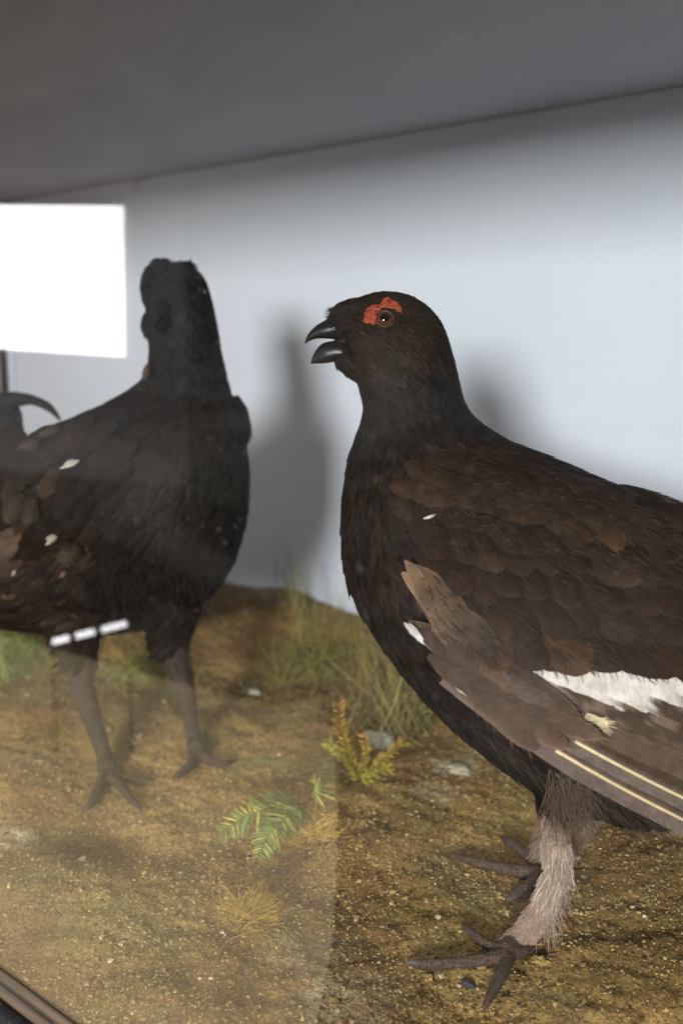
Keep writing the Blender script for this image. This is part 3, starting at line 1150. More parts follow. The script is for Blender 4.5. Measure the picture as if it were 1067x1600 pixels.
# small white marks: slim overlapping tips, partly hidden by the dark feathers laid over them
def flecks(pf, bt, p0, p1, wpx, lift, col, k=5):
    p0, p1 = np.array(p0, float), np.array(p1, float)
    for _ in range(k):
        o = rng.normal(0, wpx * .17, 2)
        a = p0 + o + (p1 - p0) * rng.uniform(-.05, .35)
        b = a + (p1 - p0) * rng.uniform(.45, .75)
        r = pf(a, b, wpx * rng.uniform(.4, .75), rng.normal(0, 1), (lift, lift), cfn=lambda v, s: np.array(col) * (.45 + .6 * v) * (1 - .35 * abs(s)), n=9, tipr=.35, baser=.3, jit=.15)
        if r:
            bt.add(*r[0])


flecks(R.pfeather, wing_b, (640, 972), (668, 1006), 13, .0165, (.62, .59, .55), 6)
flecks(R.pfeather, wing_b, (688, 830), (662, 837), 5, .019, (.7, .67, .62), 5)
flecks(R.pfeather, wing_b, (715, 1066), (736, 1082), 5, .0175, (.45, .38, .31), 3)
# greater, median and lesser coverts: rows of rounded dark feathers, lower rows first
rows = [
    # x0,y0 -> x1,y1 of the tips, count, length, width, lift, colour
    ((790, 1040), (1190, 1052), 10, 130, 70, .0125, BRD),
    ((752, 990), (1190, 1012), 11, 120, 64, .0134, (.0195, .0125, .0082)),
    ((725, 940), (1190, 972), 12, 110, 60, .0143, (.018, .0115, .0075)),
    ((705, 900), (1190, 938), 13, 100, 56, .0152, (.0155, .010, .0066)),
    ((695, 872), (1190, 908), 14, 90, 52, .0160, (.0125, .0082, .0056)),
]
for (x0, y0), (x1, y1), cnt, Ln, Wd, lf_, c in rows:
    for i in range(cnt):
        u = i / (cnt - 1)
        tx, ty = x0 + (x1 - x0) * u + rng.normal(0, 5), y0 + (y1 - y0) * u + rng.normal(0, 4) + 5 * math.sin(u * 9)
        ang = math.radians(52 - 34 * u + rng.normal(0, 8))
        L_ = Ln * rng.uniform(.9, 1.1)
        bx, by = tx - L_ * math.cos(ang), ty - L_ * math.sin(ang)
        if bx < 640: bx = 640 + rng.uniform(0, 10)
        cc = np.array(c) * rng.uniform(.88, 1.14)
        if rng.uniform() < (.30 if lf_ < .0137 else .14): cc = np.array((.042, .027, .017)) * rng.uniform(.6, 1.1)

        cc = cc * np.array((.96, .79, .65))

        def cf(v, s, cc=cc):
            e = max(v ** 6, abs(s) ** 5 * .6)
            return cc * (.85 + .3 * v) * (1 + .35 * e)
        wf((bx, by), (tx, ty), Wd * rng.uniform(.9, 1.1), -4, (lf_ - .002, lf_ + rng.uniform(0, .0014)), n=14, tipr=.5, baser=.5, cfn=cf, cam=.18, jit=.035)
# scapulars over the top of the wing
for r_, (xa, ya, xb, yb, cnt, Ln, Wd, lf_, c) in enumerate([(730, 848, 1200, 945, 14, 130, 54, .0166, (.0165, .011, .007)), (715, 820, 1190, 908, 15, 120, 50, .0172, (.021, .014, .0088)), (745, 796, 1170, 874, 14, 110, 46, .0176, (.018, .012, .008)), (770, 775, 1100, 835, 12, 90, 38, .0170, (.015, .0103, .0072))]):
    for i in range(cnt):
        u = i / (cnt - 1)
        tx, ty = xa + (xb - xa) * u + rng.normal(0, 6), ya + (yb - ya) * u + rng.normal(0, 6)
        ang = math.radians(24 + rng.normal(0, 6))
        L_ = Ln * rng.uniform(.85, 1.15)
        cc = np.array(c) * rng.uniform(.8, 1.25)
        cc = cc * np.array((.98, .82, .68))
        mo = mot(cc, cc * 1.45, 70, .12)
        if R.hit(tx - L_ * math.cos(ang), ty - L_ * math.sin(ang) - 14)[0] is None or R.hit(tx, ty - Wd * .6)[0] is None:
            continue
        wf((tx - L_ * math.cos(ang), ty - L_ * math.sin(ang)), (tx, ty), Wd, -3, (lf_ - .004, lf_), n=15, tipr=.4, baser=.4, cfn=mo, cam=.18, jit=.04)
for _ in range(700):          # loose barbs lying over the coverts
    x = rng.uniform(665, 1110)
    y = rng.uniform(795 + (x - 690) * .14, 1010 + (x - 690) * .09)
    h, n_ = R.hit(x, y, True)
    if h is None:
        continue
    a = math.radians(48 - (x - 660) * .065 + rng.normal(0, 9))
    d = RGT * math.cos(a) - UPV * math.sin(a)
    R.hairs(wing_b, [h + n_ * .0150], [d + n_ * .05], [rng.uniform(.005, .011)], [np.array((.026, .0175, .0115)) * rng.uniform(.4, 1.7)], .00016, .0)
wing = wing_b.build("wing", M_FEATHER, rb)
M_SHAFT = col_mat("feather_shaft", .4, .4, 300, .12, 0)
for r, sc_, r0, r1 in fl:
    if not r:
        continue
    (v, f, c, uv), S, NN = r
    ff = mesh_obj("flight_feather", v, f, M_FEATHER, wing, c, uv)
    if sc_ is None:
        continue
    bt = Batch()
    k0 = 4 if r0 > .001 else 0
    v, f = ribbon_shaft(S[k0:], NN[k0:], r0, r1, .0003)
    bt.add(v, f, np.array(sc_))
    # the shaft is fused into the vane's own mesh
    me = ff.data
    o2 = bt.build("shaft_tmp", M_SHAFT, wing)
    import bmesh
    bm = bmesh.new(); bm.from_mesh(me)
    nb = len(bm.faces)
    bm.from_mesh(o2.data)
    bm.faces.ensure_lookup_table()
    for q in bm.faces[nb:]:
        q.material_index = 1
    bm.to_mesh(me); bm.free()
    me.materials.append(M_SHAFT)
    bpy.data.objects.remove(o2)

# leg down, thigh fluff, belly wisps
hb = Batch()


def leg_hair(bird, bt, pts, rad, count, col, lens=(.006, .012), out=.5):
    pts = np.array(pts); rad = np.array(rad)
    for _ in range(count):
        i = rng.integers(0, len(pts) - 1)
        t = rng.uniform()
        p = pts[i] + (pts[i + 1] - pts[i]) * t
        r = rad[i] + (rad[i + 1] - rad[i]) * t
        ax = nz(pts[i + 1] - pts[i])
        o = nz(np.cross(ax, nz(rng.normal(0, 1, 3))))
        k = rng.uniform(.6, 1.3)
        bird.hairs(bt, [p + o * r * .93], [ax + o * out * rng.uniform(.1, 1.0)], [rng.uniform(*lens)], [np.array(col) * k], .0003, .15)


LP, LR = r_legs[0][0], r_legs[0][1]
leg_hair(R, hb, LP[2:], LR[2:], 4200, (.25, .18, .135), (.004, .008), .24)
leg_hair(R, hb, LP[2:5], LR[2:5], 450, (.42, .36, .32), (.006, .011), .22)
leg_hair(R, hb, r_legs[6][0][1:], r_legs[6][1][1:], 500, (.17, .125, .095))
# fringe on the back of the tarsus
for _ in range(170):
    u = rng.uniform()
    x, y = 880 - 30 * u + rng.normal(0, 5), 1350 + 95 * u
    p = P(x, y, RD - .04 + (tf - RD + .045) * u) + rng.normal(0, .003, 3)
    R.hairs(hb, [p], [-UPV * .9 + RGT * rng.uniform(-.1, .55) - FWD * rng.uniform(-.3, .3)], [rng.uniform(.008, .017)], [np.array((.27, .205, .16)) * rng.uniform(.6, 1.2)], .0003, .1)
# thigh fluff
for _ in range(520):
    x, y = 855 + rng.uniform(0, 60), 1195 + rng.uniform(0, 75)
    h, n_ = R.hit(x, y)
    if h is None:
        continue
    dr = -UPV * rng.uniform(.3, 1.0) + RGT * rng.uniform(-.25, 1.1) + n_ * .3
    R.hairs(hb, [h], [dr], [rng.uniform(.010, .026)], [np.array((.062, .040, .027)) * rng.uniform(.4, 1.9)], .0002, .15)
for _ in range(700):
    u = rng.uniform()
    i = rng.integers(16, 21)
    a, b2 = np.array(r_st[i][:2]), np.array(r_st[i + 1][:2])
    q = a + (b2 - a) * u + rng.normal(0, 6, 2) + np.array([14, -16])
    h, n_ = R.hit(*q)
    if h is None:
        continue
    R.hairs(hb, [h], [RGT * .9 - UPV * rng.uniform(.3, .8) + n_ * .2], [rng.uniform(.010, .022)], [np.array((.028, .019, .014)) * rng.uniform(.5, 1.7)], .00022, .1)
hb.build("leg_down", M_HAIR, rb)

# beak
u_st = [(553, 536, 549, 482, 0, .0098), (531, 531, 526, 487, 0, .0092), (511, 529, 509, 499, 0, .0078), (495, 529, 493, 509, 0, .0054), (483, 533, 481, 522, 0, .0030), (476, 538, 476, 535, 0, .0006)]
v, f, _ = loft(u_st, RD, 20, 4)
mesh_obj("upper_beak", v, f, M_HORN, rb)
l_st = [(556, 574, 562, 534, 0, .0088), (531, 565, 530, 532, 0, .0084), (512, 567, 510, 534, 0, .0070), (500, 568, 498, 541, 0, .0048), (490, 568, 489, 555, 0, .0024), (485, 568, 486, 565, 0, .0006)]
v, f, _ = loft(l_st, RD, 20, 4)
mesh_obj("lower_beak", v, f, M_HORN, rb)
v, f = tube_vf([P(560, 533, RD), P(540, 535, RD), P(522, 541, RD), P(507, 547, RD)], [.0066, .0056, .0034, .0012], 14, 4)
mesh_obj("tongue", v, f, M_HORN2, rb)
hb2 = Batch()
for _ in range(520):       # bristles over the nostril and mouth corner
    x, y = rng.uniform(518, 556), rng.uniform(480, 516)
    h, n_ = R.hit(x, y)
    if h is None: h, n_ = P(x, y, RD - .008), -nz(ray(x, y))
    R.hairs(hb2, [h], [-RGT + UPV * rng.uniform(-.5, .35) + n_ * rng.uniform(.05, .5)], [rng.uniform(.003, .0065)], [np.array((.016, .011, .009)) * rng.uniform(.6, 1.6)], .00025, .1)
hb2.build("nostril_bristles", M_HAIR, rb)
z1 = lambda x, y: (440 + x / 2.964, 420 + y / 2.964)
eye_ball(R, rb, 601, 498, 13.5, RD)
eye_ball(R, rb, 601, 498, 13.5, RD, depth=RD + .0195, side=nz(ray(601, 498)))
comb(R, rb, [z1(*q) for q in ((382, 244), (388, 200), (418, 174), (458, 170), (468, 148), (490, 134), (522, 152), (556, 186), (552, 208), (522, 184), (490, 176), (458, 184), (440, 205), (434, 232), (430, 258), (404, 254))], 1.0, .00105, (.30, .042, .017), -.0001)

# tail (runs out of the frame)
for k_ in range(7):
    b_ = (1290 + k_ * 8, 1150 - k_ * 26)
    t_ = (1640 + 20 * k_, 1330 - k_ * 52)
    S = np.array([P(b_[0] + (t_[0] - b_[0]) * q, b_[1] + (t_[1] - b_[1]) * q + 18 * math.sin(q * 3), RD - .06 - .012 * abs(k_ - 3) * q) for q in np.linspace(0, 1, 10)])
    nn = np.repeat(-nz(ray(1400, 1150))[None], 10, 0)
    v, f, c, uv = feather_vf(S + nn * .001 * k_, nn, prof_w(10, .8, .5) * .017, .2, lambda v_, s_: np.array((.016, .015, .016)), .03, 5)
    mesh_obj("tail_feather", v, f, M_FEATHER, rb, c, uv)

# ---- left bird: upright, neck stretched, turned towards the glass
LD = 0.885
lb = thing("stuffed_grouse", "black stuffed grouse standing upright with stretched neck and curled tail behind", "stuffed bird", (L_FOOT + L_FOOT2) / 2)
l_st2 = [
    (248, 411, 288, 411, .0, .010), (230, 418, 304, 420, .0, .019), (221, 440, 320, 440, -.002, .0265), (222, 462, 328, 464, -.003, .030), (229, 484, 334, 488, -.003, .031), (231, 506, 339, 514, -.002, .030), (233, 530, 343, 540, .0, .029),
    (233, 558, 349, 572, .0, .031), (227, 585, 357, 606, .0, .036), (208, 606, 368, 640, .0, .044), (170, 630, 381, 682, .0, .056), (118, 654, 386, 735, .004, .070), (62, 678, 384, 800, .012, .080), (5, 702, 366, 868, .022, .086),
    (-50, 735, 330, 925, .035, .088), (-100, 775, 270, 966, .05, .086), (-145, 822, 185, 986, .066, .080), (-185, 868, 90, 988, .082, .070), (-220, 908, 0, 980, .10, .056), (-250, 935, -90, 968, .118, .038), (-270, 945, -170, 958, .13, .02)]
ta, tb = depth_of(L_FOOT), depth_of(L_FOOT2)
aA, aB = P(166, 1190, ta), P(306, 1160, tb)
l_legs = [
    ([P(120, 960, LD + .0), P(122, 1020, LD - .0), P(131, 1085, ta + .012), P(152, 1145, ta + .004), aA], [.028, .0150, .0095, .0068, .0060], True),
    ([aA, gp(168, 1203, .008)], [.0085, .008], False),
    toe([gp(167, 1202, .008), gp(152, 1230, .007), gp(140, 1255, .006), gp(130, 1272, .001)], [.0075, .0068, .0052, .001]),
    toe([gp(170, 1202, .008), gp(188, 1225, .007), gp(206, 1248, .006), gp(230, 1274, .001)], [.0075, .0066, .005, .001]),
    toe([gp(172, 1202, .008), gp(200, 1214, .006), gp(228, 1217, .005), gp(250, 1217, .001)], [.007, .0055, .0042, .001]),
    ([P(270, 940, LD + .02), P(268, 1010, LD + .025), P(288, 1072, tb - .004), P(297, 1122, tb), aB], [.027, .0148, .0090, .0068, .0060], True),
    ([aB, gp(306, 1172, .008)], [.0085, .008], False),
    toe([gp(306, 1172, .008), gp(296, 1192, .007), gp(280, 1208, .006), gp(262, 1218, .001)], [.0078, .0068, .0055, .001]),
    toe([gp(308, 1172, .008), gp(330, 1186, .007), gp(352, 1192, .006), gp(374, 1184, .001)], [.0078, .007, .0055, .001]),
    toe([gp(308, 1170, .008), gp(318, 1150, .006), gp(322, 1135, .001)], [.007, .005, .001]),
]
Lb = Bird(lb, l_st2, LD, l_legs, .002, [([P(362, 628, LD), P(374, 648, LD), P(377, 676, LD - .002), P(368, 700, LD)], [.008, .0075, .0065, .006]), ([P(244, 492, LD - .012), P(236, 508, LD - .012), P(238, 524, LD - .008)], [.009, .0085, .006]), ([P(262, 425, LD - .004), P(240, 424, LD - .006)], [.012, .010]), ([P(285, 424, LD - .004), P(297, 428, LD - .004)], [.010, .010])])
C_ = body_cols(Lb, (.0105, .0078, .006), (.055, .040, .032), (.050, .036, .028), .10)
mesh_obj("body", Lb.V, Lb.F, M_BODY, lb, C_)


def l_size(s, p):
    if s < .33: return .0068
    if s < .45: return .010
    if s < .6: return .015
    return .020


def l_col(s, p, n):
    x, y = topix(p)
    k = rng.uniform(.5, 1.9)
    c = np.array((.0105, .0075, .0058)) * k
    if s < .45: c = np.array((.012, .011, .0115)) * k
    if 320 < x < 370 and 720 < y < 790 and rng.uniform() < .6: c = np.array((.008, .012, .006)) * k
    if x < 150 and y > 660:
        if rng.uniform() < .04: c = np.array((.07, .048, .032)) * k
        else: c = np.array((.022, .0148, .010)) * k
    elif rng.uniform() < .002: c = np.array((.08, .052, .032))
    return c


lplum = Lb.contour(14000, l_size, l_col, .09)
lw = Batch()


def lwf(*a, **k):
    r = Lb.pfeather(*a, **k)
    if r:
        lw.add(*r[0])
        if k.get('n', 10) > 8: fringe(lw, r, k.get('m', 7), 20)
    return r


lfl = []
for k_, (b_, t_, w_) in enumerate([((100, 835), (-230, 1010), 40), ((95, 828), (-240, 985), 42), ((85, 822), (-250, 960), 44), ((70, 815), (-250, 935), 46)]):
    r = Lb.pfeather(b_, t_, w_, -4, (.004 + .001 * k_, .007 + .001 * k_), n=14, tipr=.85, baser=.5, cfn=lambda v, s: np.array((.075, .05, .035)) * (.8 + .4 * (s > 0)), cam=.15)
    lfl.append((r, (.35, .27, .16), .0007, .0004))
for (x0, y0), (x1, y1), cnt, Ln, Wd, lf_, c in [((120, 850), (-160, 900), 9, 90, 40, .008, (.015, .0098, .0066)), ((150, 810), (-150, 850), 11, 80, 36, .009, (.012, .0078, .0055)), ((165, 770), (-140, 805), 11, 75, 34, .0098, (.0105, .007, .005)), ((165, 735), (-120, 765), 11, 65, 33, .0105, (.012, .008, .0056)), ((140, 705), (-80, 735), 10, 60, 30, .011, (.015, .0102, .0072))]:
    for i in range(cnt):
        u = i / (cnt - 1)
        tx, ty = x0 + (x1 - x0) * u + rng.normal(0, 5), y0 + (y1 - y0) * u + rng.normal(0, 6)
        ang = math.radians(140 - 20 * u + rng.normal(0, 7))
        cc = np.array(c) * rng.uniform(.8, 1.25)
        if rng.uniform() < .10: cc = np.array((.032, .022, .0145)) * rng.uniform(.6, 1.1)
        cc = cc * np.array((.90, .74, .60))

        def cf(v, s, cc=cc): return cc * (.7 + .6 * v ** 2) * (1 + .4 * abs(s) ** 4)
        lwf((tx - Ln * math.cos(ang), ty - Ln * math.sin(ang)), (tx, ty), Wd, 3, (lf_ - .002, lf_ + .001), n=13, tipr=.45, baser=.45, cfn=cf, cam=.18, jit=.05)
flecks(Lb.pfeather, lw, (97, 829), (76, 842), 12, .0125, (.50, .46, .40), 5)
flecks(Lb.pfeather, lw, (131, 715), (100, 729), 9, .0135, (.50, .47, .42), 6)
flecks(Lb.pfeather, lw, (33, 883), (23, 891), 6, .010, (.45, .41, .35), 3)
for bx, by, tx, ty, w_ in ((45, 765, 20, 810, 40), (60, 770, 50, 812, 34), (130, 842, 100, 868, 34), (118, 838, 108, 872, 30), (70, 690, 40, 700, 20), (100, 672, 70, 684, 18)):
    lwf((bx, by), (tx, ty), w_, 0, (.0125, .0135), cfn=lambda v, s: np.array((.062, .044, .030)) * (.25 + .8 * v) * (1 - .5 * abs(s)), n=9, tipr=.4, jit=.15)
for x_, y_ in ((225, 828), (272, 826), (238, 900), (333, 800), (230, 585)):
    r = Lb.pfeather((x_, y_ - 14), (x_ - 3, y_ + 12), 11, 0, (.002, .004), cfn=lambda v, s: np.array((.10, .062, .038)) * (.3 + .8 * (1 - abs(s))), n=8, tipr=.4)
    if r: lplum.add(*r[0])
lplum.build("plumage", M_FEATHER, lb)
lwing = lw.build("wing", M_FEATHER, lb)
for r, sc_, r0, r1 in lfl:
    if r:
        (v, f, c, uv), S, NN = r
        mesh_obj("flight_feather", v, f, M_FEATHER, lwing, c, uv)
# lyre tail: curled outer feathers and straight inner ones, rising behind the back
curls = [([(-150, 860), (-95, 760), (-40, 668), (8, 630), (45, 624), (76, 636), (94, 656)], [46, 56, 50, 34, 17, 13, 4], .12),
         ([(-160, 850), (-120, 760), (-60, 660), (-10, 632), (20, 640), (34, 660)], [50, 56, 56, 44, 22, 6], .13),
         ([(-120, 850), (-60, 780), (-8, 715), (8, 670), (6, 630)], [50, 60, 70, 58, 22], .125),
         ([(-200, 860), (-200, 760), (-190, 680), (-160, 630)], [50, 50, 46, 12], .15), ([(-220, 870), (-260, 780), (-290, 700), (-300, 650)], [46, 46, 40, 10], .16)]
for pts, ws_, dz in curls:
    A = catmull(np.hstack([np.array(pts, float), np.array(ws_, float)[:, None]]), 5)
    S = np.array([P(x, y, LD + dz) for x, y, w in A])
    nn = np.repeat(-nz(ray(0, 700))[None], len(S), 0)
    w = A[:, 2] / FPX * (LD + dz) / 2
    v, f, c, uv = feather_vf(S, nn, w, .35, lambda v_, s_: np.array((.016, .016, .017)), .02, 5)
    mesh_obj("tail_feather", v, f, M_FEATHER, lb, c, uv)
# head details
eye_ball(Lb, lb, 316, 454, 8, LD, iris=(.03, .012, .006))
eye_ball(Lb, lb, 225, 455, 8.5, LD, depth=LD - .004, side=nz(-RGT - FWD * .35))
comb(Lb, lb, [(304, 436), (314, 428), (326, 446), (327, 462), (320, 440)], 2.6, .0012, (.07, .014, .010), .0002)
bt0 = nz(-FWD * .95 - RGT * .22 - UPV * .45)
h, n_ = Lb.hit(256, 482)
bpts = [h - bt0 * .006, h + bt0 * .008, h + bt0 * .018 - UPV * .003, h + bt0 * .026 - UPV * .010]
v, f = tube_vf(bpts, [.0085, .007, .0044, .001], 14, 4)
mesh_obj("upper_beak", v, f, M_HORN2, lb)
h2 = h - UPV * .010
bpts = [h2 - bt0 * .006, h2 + bt0 * .006, h2 + bt0 * .014 - UPV * .002, h2 + bt0 * .019 - UPV * .004]
v, f = tube_vf(bpts, [.008, .007, .0045, .0012], 14, 4)
mesh_obj("lower_beak", v, f, M_HORN2, lb)
hb = Batch()
for _ in range(500):
    x, y = rng.uniform(222, 326), rng.uniform(408, 440)
    h, n_ = Lb.hit(x, y)
    if h is None: continue
    Lb.hairs(hb, [h], [n_ + UPV * .4 + rng.normal(0, .3, 3)], [rng.uniform(.002, .005)], [np.array((.014, .013, .013)) * rng.uniform(.6, 1.6)], .0006, .0)
leg_hair(Lb, hb, l_legs[0][0][1:], l_legs[0][1][1:], 1000, (.060, .043, .034), (.004, .008), .25)
leg_hair(Lb, hb, l_legs[5][0][1:], l_legs[5][1][1:], 800, (.055, .04, .03), (.004, .008), .25)
for _ in range(600):
    x, y = rng.uniform(40, 330), rng.uniform(860, 990)
    h, n_ = Lb.hit(x, y)
    if h is None: continue
    Lb.hairs(hb, [h], [-UPV + rng.normal(0, .35, 3)], [rng.uniform(.012, .028)], [np.array((.008, .0056, .0042)) * rng.uniform(.5, 1.6)], .0003, .1)
hb.build("leg_down", M_HAIR, lb)

# ------------------------------------------------------------------ plants
def leaf_vf(p, d, L, w, up, n=5, droop=0.0):
    d = nz(d)
    q = np.linspace(0, 1, n)
    S = p + np.outer(q * L, d) - np.outer(q ** 2 * droop * L, [0, 0, 1])
    side = nz(np.cross(d, up))
    ww = w * np.sin(np.clip(q * .88 + .12, 0, 1) * math.pi) ** .7
    V = np.concatenate([S + side * ww[:, None], S + nz(up) * w * .15, S - side * ww[:, None]])
    F = [(i, i + 1, n + i + 1, n + i) for i in range(n - 1)] + [(n + i, n + i + 1, 2 * n + i + 1, 2 * n + i) for i in range(n - 1)]
    return V, F


def frond(path, ln, parent, cols, z0=.012, z1=.004, npin=17, name="frond"):
    """pinnate frond arching over the ground along the points of path"""
    A = catmull(np.array(path, float), 8)
    q = np.linspace(0, 1, len(A))
    pts = []
    for (x, y), u in zip(A, q):
        g0 = G(x, y, 0)
        z = gz(g0) + z0 + (z1 - z0) * u + .010 * math.sin(u * 3.14)
        pts.append(G(x, y, z))
    pts = np.array(pts)
    bt = Batch()
    v, f = tube_vf(pts, np.linspace(.0009, .0003, len(pts)), 6, 1)
    bt.add(v, f, np.array((.13, .14, .05)))
    L = np.concatenate([[0], np.cumsum(np.linalg.norm(np.diff(pts, axis=0), axis=1))])
    for i in range(npin):
        u = .10 + .9 * i / npin
        s = u * L[-1]
        p = np.array([np.interp(s, L, pts[:, k]) for k in range(3)])
        pa = np.array([np.interp(min(s + .004, L[-1]), L, pts[:, k]) for k in range(3)])
        t = nz(pa - p + 1e-9)
        side = nz(np.cross(t, UPV * .6 - FWD * .5))
        up = np.cross(side, t)
        if up[2] < 0: up = -up
        ll = ln * (1 - .88 * u ** 2.2) * min(1, .45 + u * 3)
        for sg in (-1, 1):
            d = side * sg + t * .55 + up * rng.uniform(-.12, .1)
            v, f = leaf_vf(p, d, ll * rng.uniform(.85, 1.1), ll * .038 + .00025, up, 5, .12)
            c = np.array(cols[rng.integers(0, len(cols))]) * rng.uniform(.7, 1.25)
            bt.add(v, f, c)
    return bt.build(name, M_LEAF, parent)


GY = [(.16, .21, .05), (.26, .28, .06), (.11, .16, .055), (.40, .36, .08), (.22, .24, .06), (.13, .17, .055)]
fp = G(478, 1258)
fern = thing("fern", "green and yellow fern with spreading fronds beside the orange sprig", "fern", (fp[0], fp[1], gz(fp)))
frond([(480, 1256), (430, 1262), (380, 1278), (338, 1312)], .0235, fern, GY, .022, .012, 34)
frond([(478, 1262), (450, 1275), (420, 1305), (402, 1348)], .0215, fern, GY, .024, .008, 32)
frond([(482, 1252), (498, 1238), (510, 1218), (514, 1190)], .0185, fern, GY + [(.55, .38, .07)], .012, .024, 26)
frond([(470, 1200), (420, 1188), (370, 1196), (330, 1240)], .008, fern, [(.10, .13, .04), (.13, .15, .05)], .010, .014, 22)
frond([(488, 1250), (500, 1230), (505, 1200), (495, 1175)], .009, fern, GY, .012, .012, 12)

# orange and yellow-green sprig
sp = G(565, 1222)
ts = depth_of(sp)
bt = Batch()


def spray(path, tt, ln, cols, n=46):
    A = catmull(np.array(path, float), 8)
    pts = np.array([P(x, y, tt + rng.normal(0, .0005)) for x, y in A])
    v, f = tube_vf(pts, np.linspace(.0009, .0004, len(pts)), 6, 1)
    bt.add(v, f, np.array((.20, .13, .04)))
    for _ in range(n):
        i = rng.integers(0, len(pts) - 1)
        d = nz(pts[min(i + 1, len(pts) - 1)] - pts[max(i - 1, 0)])
        o = nz(np.cross(d, rng.normal(0, 1, 3)))
        v, f = leaf_vf(pts[i], d * .6 + o, ln * rng.uniform(.3, .75), ln * .05, np.cross(d, o), 4)
        u = i / len(pts)
        c = np.array(cols[0]) * (1 - u ** 2) + np.array(cols[1]) * u ** 2
        bt.add(v, f, c * rng.uniform(.6, 1.3))


OR, YG_ = (.46, .23, .055), (.34, .29, .04)
spray([(565, 1222), (548, 1190), (535, 1150), (528, 1098)], ts, .013, (YG_, OR), 280)
spray([(566, 1222), (585, 1200), (605, 1180), (632, 1158)], ts - .01, .011, (YG_, (.38, .24, .04)), 240)
spray([(560, 1222), (552, 1200), (530, 1178), (512, 1160)], ts + .005, .011, (YG_, YG_), 200)
spray([(568, 1224), (580, 1215), (598, 1205), (612, 1200)], ts - .012, .010, (YG_, YG_), 160)
spray([(562, 1222), (568, 1196), (572, 1170), (566, 1148)], ts + .004, .010, (YG_, OR), 184)
bt_o = bt.build("plant_sprig", M_LEAF, org=(sp[0], sp[1], gz(sp)))
tag(bt_o, "feathery sprig turning orange at its tip beside the fern", "plant")


def grass_tuft(name, label, base, spread, tips, count, cols, w=.0006, sway=.3, group=None, cat="grass"):
    """blades rising from around base (picture measure) to around tips"""
    g0 = G(*base)
    bt = Batch()
    for _ in range(count):
        bx, by = base[0] + rng.normal(0, spread[0]), base[1] + rng.normal(0, spread[1])
        q0 = G(bx, by)
        t0 = depth_of(q0)
        q0 = np.array([q0[0], q0[1], gz(q0) - .001])
        tx, ty = tips[rng.integers(0, len(tips))]
        tx, ty = tx + rng.normal(0, spread[0] * .7), ty + rng.normal(0, spread[1] * 1.5 + 6)
        q1 = P(tx, ty, t0 + rng.normal(0, .015))
        if q1[1] > YW - .006: q1[1] = YW - .006 - rng.uniform(0, .01)
        q1[2] = max(q1[2], gz(q1) + .001)
        u = np.linspace(0, 1, 7)[:, None]
        bow = rng.normal(0, 1, 3) * np.linalg.norm(q1 - q0) * sway * .25
        S = q0 + (q1 - q0) * u + bow * np.sin(u * math.pi)
        S[:, 1] = np.minimum(S[:, 1], YW - .003)
        S[1:, 2] = np.maximum(S[1:, 2], ground_z(S[1:, 0], S[1:, 1]) + .0008)
        sd = nz(np.cross(nz(q1 - q0), nz(q0 - EYE) + rng.normal(0, .4, 3)))
        ww = w * rng.uniform(.6, 1.4) * (1 - u * .85)
        V = np.concatenate([S + sd * ww, S - sd * ww])
        c = np.array(cols[rng.integers(0, len(cols))]) * rng.uniform(.6, 1.35)
        bt.add(V, [(i, i + 1, 8 + i, 7 + i) for i in range(6)], c)
    o = bt.build(name, M_LEAF, org=(g0[0], g0[1], gz(g0)))
    tag(o, label, cat, group)
    return o


OL = [(.18, .18, .04), (.24, .215, .05), (.13, .14, .035), (.27, .21, .06)]
grass_tuft("grass_tuft", "wispy green grass rising against the pale back between the birds", (490, 1025), (22, 12), [(447, 850), (470, 868), (490, 872), (455, 905), (512, 888), (535, 905), (552, 932), (430, 930)], 46, OL, .0005, .6)
grass_tuft("grass_tuft", "dense olive dry grass beside the breast of the open-beaked grouse", (630, 1120), (34, 16), [(560, 980), (600, 970), (640, 1030), (590, 1020), (680, 1090), (660, 1060), (570, 1060)], 330, [(.20, .17, .05), (.26, .20, .07), (.15, .13, .04), (.30, .25, .10)], .0006, .4)
grass_tuft("grass_tuft", "low green mossy grass in front of the wispy grass", (480, 1050), (40, 12), [(440, 1010), (480, 1005), (520, 1015), (540, 1030)], 150, [(.17, .16, .035), (.22, .19, .05), (.15, .12, .035)], .0006, .5)
grass_tuft("dry_stalks", "two orange dry stalks leaning before the wall near the wispy grass", (455, 985), (5, 4), [(447, 842), (424, 868), (448, 850)], 7, [(.36, .22, .05), (.30, .2, .06)], .0009, .25, cat="dry grass")
grass_tuft("straw_tuft", "golden straw tuft lying just below the fern", (485, 1308), (16, 5), [(430, 1300), (520, 1282), (450, 1318), (515, 1300), (470, 1285)], 520, [(.62, .42, .11), (.52, .34, .09), (.42, .27, .07)], .00026, .8, cat="straw")
grass_tuft("straw_tuft", "matted straw tuft on open sand toward the glass", (390, 1432), (12, 5), [(345, 1405), (420, 1400), (440, 1420), (370, 1440), (390, 1410), (430, 1445)], 460, [(.46, .30, .075), (.36, .23, .06), (.28, .18, .045)], .00024, .9, cat="straw")
grass_tuft("grass_tuft", "short green grass between the legs of the upright grouse", (220, 1060), (30, 10), [(180, 1030), (220, 1020), (260, 1030)], 200, OL, .0007, .5)
grass_tuft("grass_tuft", "bright green grass at the far left under the wing", (0, 1050), (30, 10), [(-20, 1000), (10, 1005), (35, 1020)], 160, [(.14, .22, .05), (.18, .22, .06)], .0008, .5)
